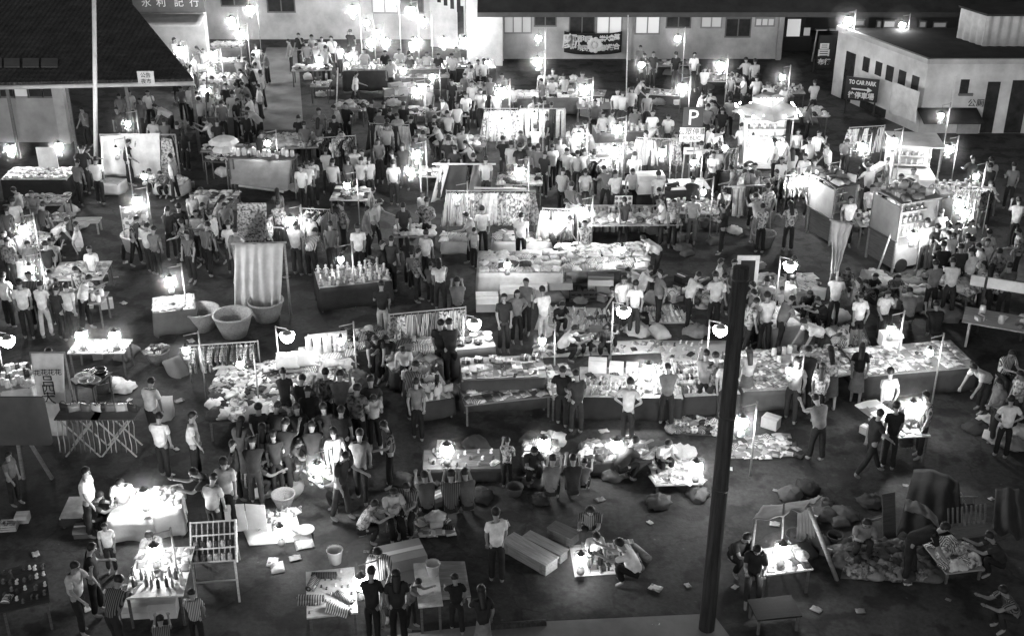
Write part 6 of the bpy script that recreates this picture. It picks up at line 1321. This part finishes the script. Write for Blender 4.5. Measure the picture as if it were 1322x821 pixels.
crowd('at the head of the alley', 'people at the head of the alley', '452,39:Dsb 402,46:Lsf 415,49:Lsf 427,48:Wsf 437,58:Lsf 395,55:Gsf 408,57:Gsb 420,60:Lsb 372,52:Gsl 385,44:Dsf')
crowd('behind the long counter', 'people behind the long counter', '497,66:Dsf 515,64:Lsf 528,72:Dsf 551,68:Lsf 566,70:Dsf 583,70:Lsf 589,62:Gsf 606,82:Lsf 617,78:Wsf 470,64:Lsf 456,60:Gsf')
crowd('before the long counter', 'people before the long counter', '512,147:Lsb 503,141:Dsb 499,160:Lsb 458,190:Wsb 467,195:Lsf 476,204:Lsb 431,150:Dsb 425,166:Dsf 440,171:Wsf 392,158:Gsb 480,131:Dsb 495,132:Dsb 521,133:Dsb 531,151:Dsb 385,150:Dsb 449,204:Gsb 466,204:Lsb 429,206:Lsb 387,214:Wsf 396,209:Wsb 411,140:Gsb 446,134:Dsf 488,180:Gsf 507,208:Lsb 519,186:Dsb 505,196:Gsl 537,176:Dsf')
crowd('among the small upper tables', 'people among the small upper tables', '577,144:Lsb 590,134:Wsf 601,121:Wsf 620,116:Lsf 609,106:Lsf 570,126:Lsl 561,150:Dsb 546,170:Gsb 579,178:Dsb 587,189:Dsb 611,199:Dsb 627,203:Lsb 640,118:Lsf 633,100:Gsf 662,112:LsfL 648,96:Gsf 553,112:Gsf 583,104:Dsf 600,96:Gsf 597,165:Lsb')
crowd('in the row by the trousers rail', 'crowd by the hanging trousers', '649,177:Dsb 660,183:Lsb 671,186:Dsb 684,186:Gsb 695,187:Gsb 713,187:Wsb 732,192:Lsb 746,195:Lsb 754,193:Lsb 767,196:Wsb 690,126:LsbL 703,127:Dsb 712,133:Lsb 727,218:Lsb 756,219:Lsb 794,221:Wsb 817,219:Lsf 730,258:LnlL 704,196:Dsb 672,170:Gsf 723,178:Gsb 742,172:Lsf 780,215:Gsb 738,236:Gsb')
crowd('near the parking sign', 'people near the parking sign', '908,120:Wsr 917,118:Lsb 943,126:Lsb 933,140:Dsb 920,163:Wsr 934,167:Wnr 945,96:Gsb 963,75:Lsb 975,77:Lsb 906,184:Lsb 897,179:Gsb 843,144:Wsf 863,149:Wsf 804,118:Lsb 816,113:Lsb 850,160:Wnr 873,172:Lsf 834,170:Lsl 925,190:Lsb 958,160:Lsb 779,146:Lsf 768,130:Gsf 820,140:Gsf 836,120:Gsf')
crowd('against the lit back wall', 'people against the back wall', '827,60:Gsf 832,70:Dsf 844,68:Dsf 873,68:Dsb 897,69:Wsf 700,92:Lsf 714,90:Gsf 728,96:Lsb 752,94:Gsf')
crowd('round the bulb-lit drink cart', 'customers at the drink cart', '1000,180:Wsl 1012,176:Lsb 1031,168:WsfL 1045,178:Wsb 1058,170:Wsf 985,264:Lsb 1021,261:LsbL 1024,219:Dsb 1003,220:Gsl 975,212:Gsf 962,220:Lsr 1040,200:Wsf 1010,205:Wsf 1068,186:Lsl')
crowd('round the tall grey kiosk', 'customers at the kiosks', '1121,212:Lsb 1127,240:Wsf 1102,230:Wsf 1147,204:Wnr 1099,255:Wsf 1216,271:Lsb 1211,290:Dsb 1198,283:Lsb 1231,302:Dnr 1219,313:Dsb 1150,240:Dsf 1135,226:Gsb 1180,218:Lsf 1164,226:Wsf')
crowd('at the dark roadside', 'people at the dark roadside', '1250,303:Lsb 1241,316:Dsb 1264,315:Lsl 1278,297:Lsb 1266,332:Lqb 1291,322:Gsb 1304,340:Gsb 1280,235:Wsf 1316,256:Lsb 1257,202:Dsb 1281,204:Lsb 1310,211:Gsb 1279,212:Dsb 1316,296:Gsl 1237,288:Lsf 1255,285:WsfL')
crowd('on the dark bundle heap', 'people among the bundles', '1131,354:Dqf 1160,355:GqfL 1118,362:Gql 1209,390:Dqb 1175,372:Gqb')
crowd('in the low dark row', 'people in the low dark row', '655,566:LsbC 714,588:Gqb 755,593:GqbC 740,588:Dqb 582,608:Gqb 600,606:Gqb 863,569:Wqf 548,610:Gqb 690,578:Dqf 820,565:Dqr')

RC = random.Random(5)
def crowd_fill(place, group, n, x0, y0, x1, y1, shades='WLLGGD'):
    for i in range(n): QUEUE.append((RC.uniform(x0, x1), RC.uniform(y0, y1), RC.choice(shades) + RC.choice('sssllxwr') + RC.choice('bbflr') + RC.choice(['', '', 'L', 'g']), place, group))
crowd_fill('in the middle crowd by the lanterns', 'middle crowd', 8, 770, 190, 900, 262)
crowd_fill('in the crowd by the drink cart', 'crowd by the drink cart', 10, 900, 185, 1030, 270)
crowd_fill('in the upper crowd by the diners', 'upper crowd', 10, 390, 130, 620, 215)
crowd_fill('in the crowd by the far kiosks', 'crowd by the far kiosks', 8, 1030, 180, 1140, 250)
crowd_fill('in the crowd beside the hall', 'crowd beside the hall', 14, 650, 100, 900, 170)
crowd_fill('in the crowd at the verge', 'crowd at the verge', 18, 215, 60, 340, 170)
crowd_fill('in the crowd along the counter', 'crowd along the counter', 8, 390, 45, 640, 130)

crowd_fill('before the gateway and block', 'people before the gateway', 14, 900, 85, 1070, 140)
crowd_fill('in the crowd by the railed stall', 'crowd by the railed stall', 12, 1205, 270, 1315, 350)
crowd_fill('in the crowd by the corner stalls', 'crowd by the corner stalls', 9, 0, 235, 130, 330)
crowd_fill('in the aisle beyond the curtain', 'aisle beyond the curtain', 10, 250, 235, 420, 300)
crowd_fill('in the aisle by the bowl lamps', 'aisle by the bowl lamps', 8, 880, 330, 1060, 400)
# ------------------------------------------------------------------ stools under the seated
place_people(); finish_people()
for i, (loc, rz, s, J, pr) in enumerate(STOOLS):
    z = (J['pel'].z - .10) * s; lab = 'low stool under the ' + pr['label']
    if len(lab.split()) > 16: lab = 'stool under ' + pr['label']
    t = thing('stool', ' '.join(lab.split()[:16]), 'stool', (loc.x, loc.y, 0), rz, 'stools under seated people')
    MB().lathe([(0, z - .04), (.15, z - .04), (.16, z - .02), (.15, z), (0, z)], 12).build('seat', 'wood', t, True, .3)
    for k in range(4): th = pi / 4 + k * pi / 2; MB().tube((.12 * cos(th), .12 * sin(th), z - .03), (.16 * cos(th), .16 * sin(th), 0), .014, n=6).build('leg', 'wood', t, True, .3)
# ------------------------------------------------------------------ air
mb = MB(); mb.box((0, 45, 8.0), (150, 120, 18.0)); hz = mb.mesh('haze', [], False)
m = bpy.data.materials.new('haze'); m.use_nodes = True; nt = m.node_tree; nt.nodes.remove(nt.nodes['Principled BSDF'])
pv = nt.nodes.new('ShaderNodeVolumePrincipled'); pv.inputs['Color'].default_value = grey(.9); pv.inputs['Density'].default_value = HAZE; pv.inputs['Anisotropy'].default_value = ANISO
nt.links.new(pv.outputs[0], nt.nodes['Material Output'].inputs['Volume']); hz.materials.append(m)
if HAZE > 0: tag(link('haze', hz), kind='stuff')
# glare halos added as scattering spheres round the lanterns, denser toward the centre
for f_, dens in ((.42, HALO_DENS), (.7, HALO_DENS * .5), (1.0, HALO_DENS * .3)):
    m = bpy.data.materials.new('halo_volume'); m.use_nodes = True; nt = m.node_tree; nt.nodes.remove(nt.nodes['Principled BSDF'])
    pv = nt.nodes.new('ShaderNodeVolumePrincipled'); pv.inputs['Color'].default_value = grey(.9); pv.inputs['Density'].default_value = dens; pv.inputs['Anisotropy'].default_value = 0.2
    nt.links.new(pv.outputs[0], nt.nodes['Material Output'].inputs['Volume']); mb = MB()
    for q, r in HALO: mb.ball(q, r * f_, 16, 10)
    sm = mb.mesh('halo_volume', [], True); sm.materials.append(m); tag(link('halo_volume', sm), kind='stuff')
# ------------------------------------------------------------------ sky, moonlight, camera
w = bpy.data.worlds.new('World'); SC.world = w; w.use_nodes = True; nt = w.node_tree; bg = nt.nodes['Background']
sk = nt.nodes.new('ShaderNodeTexSky'); sk.sky_type = 'NISHITA'; sk.sun_disc = False; sk.sun_elevation = radians(14); sk.sun_rotation = radians(200)
bw = nt.nodes.new('ShaderNodeRGBToBW'); nt.links.new(sk.outputs[0], bw.inputs[0]); nt.links.new(bw.outputs[0], bg.inputs['Color']); bg.inputs['Strength'].default_value = SKY
su = bpy.data.lights.new('moonlight', 'SUN'); su.energy = MOON; su.angle = radians(12); so = bpy.data.objects.new('moonlight', su); COL.objects.link(so)
so.rotation_euler = (radians(76), 0, radians(-200 + 180 + 0))
cam = bpy.data.cameras.new('camera'); co = bpy.data.objects.new('camera', cam); COL.objects.link(co); co.location = EYE; co.rotation_euler = (pi / 2 - PITCH, 0, 0)
cam.sensor_width = 36.0; cam.sensor_fit = 'HORIZONTAL'; cam.lens = 36.0 * F / 1322.0; cam.clip_end = 1000; SC.camera = co
vs = SC.view_settings; vs.view_transform = 'Standard'; vs.look = 'None'; vs.exposure = EXPO; vs.gamma = 1; vs.use_curve_mapping = False
cy = SC.cycles; cy.max_bounces = 4; cy.diffuse_bounces = 2; cy.glossy_bounces = 2; cy.transmission_bounces = 2; cy.volume_bounces = 0; cy.use_denoising = DENOISE; cy.denoiser = 'OPENIMAGEDENOISE'
cy.use_light_tree = True; cy.sample_clamp_indirect = 4.0; cy.caustics_reflective = False; cy.caustics_refractive = False; cy.volume_step_rate = 4
SC.render.resolution_x, SC.render.resolution_y = 1024, 635
print('DUP LABELS', {k: v for k, v in SEEN.items() if v > 1}.__len__(), 'KINDS', NKIND, 'PEOPLE', len(PEOPLE), 'OBJ', len(bpy.data.objects))
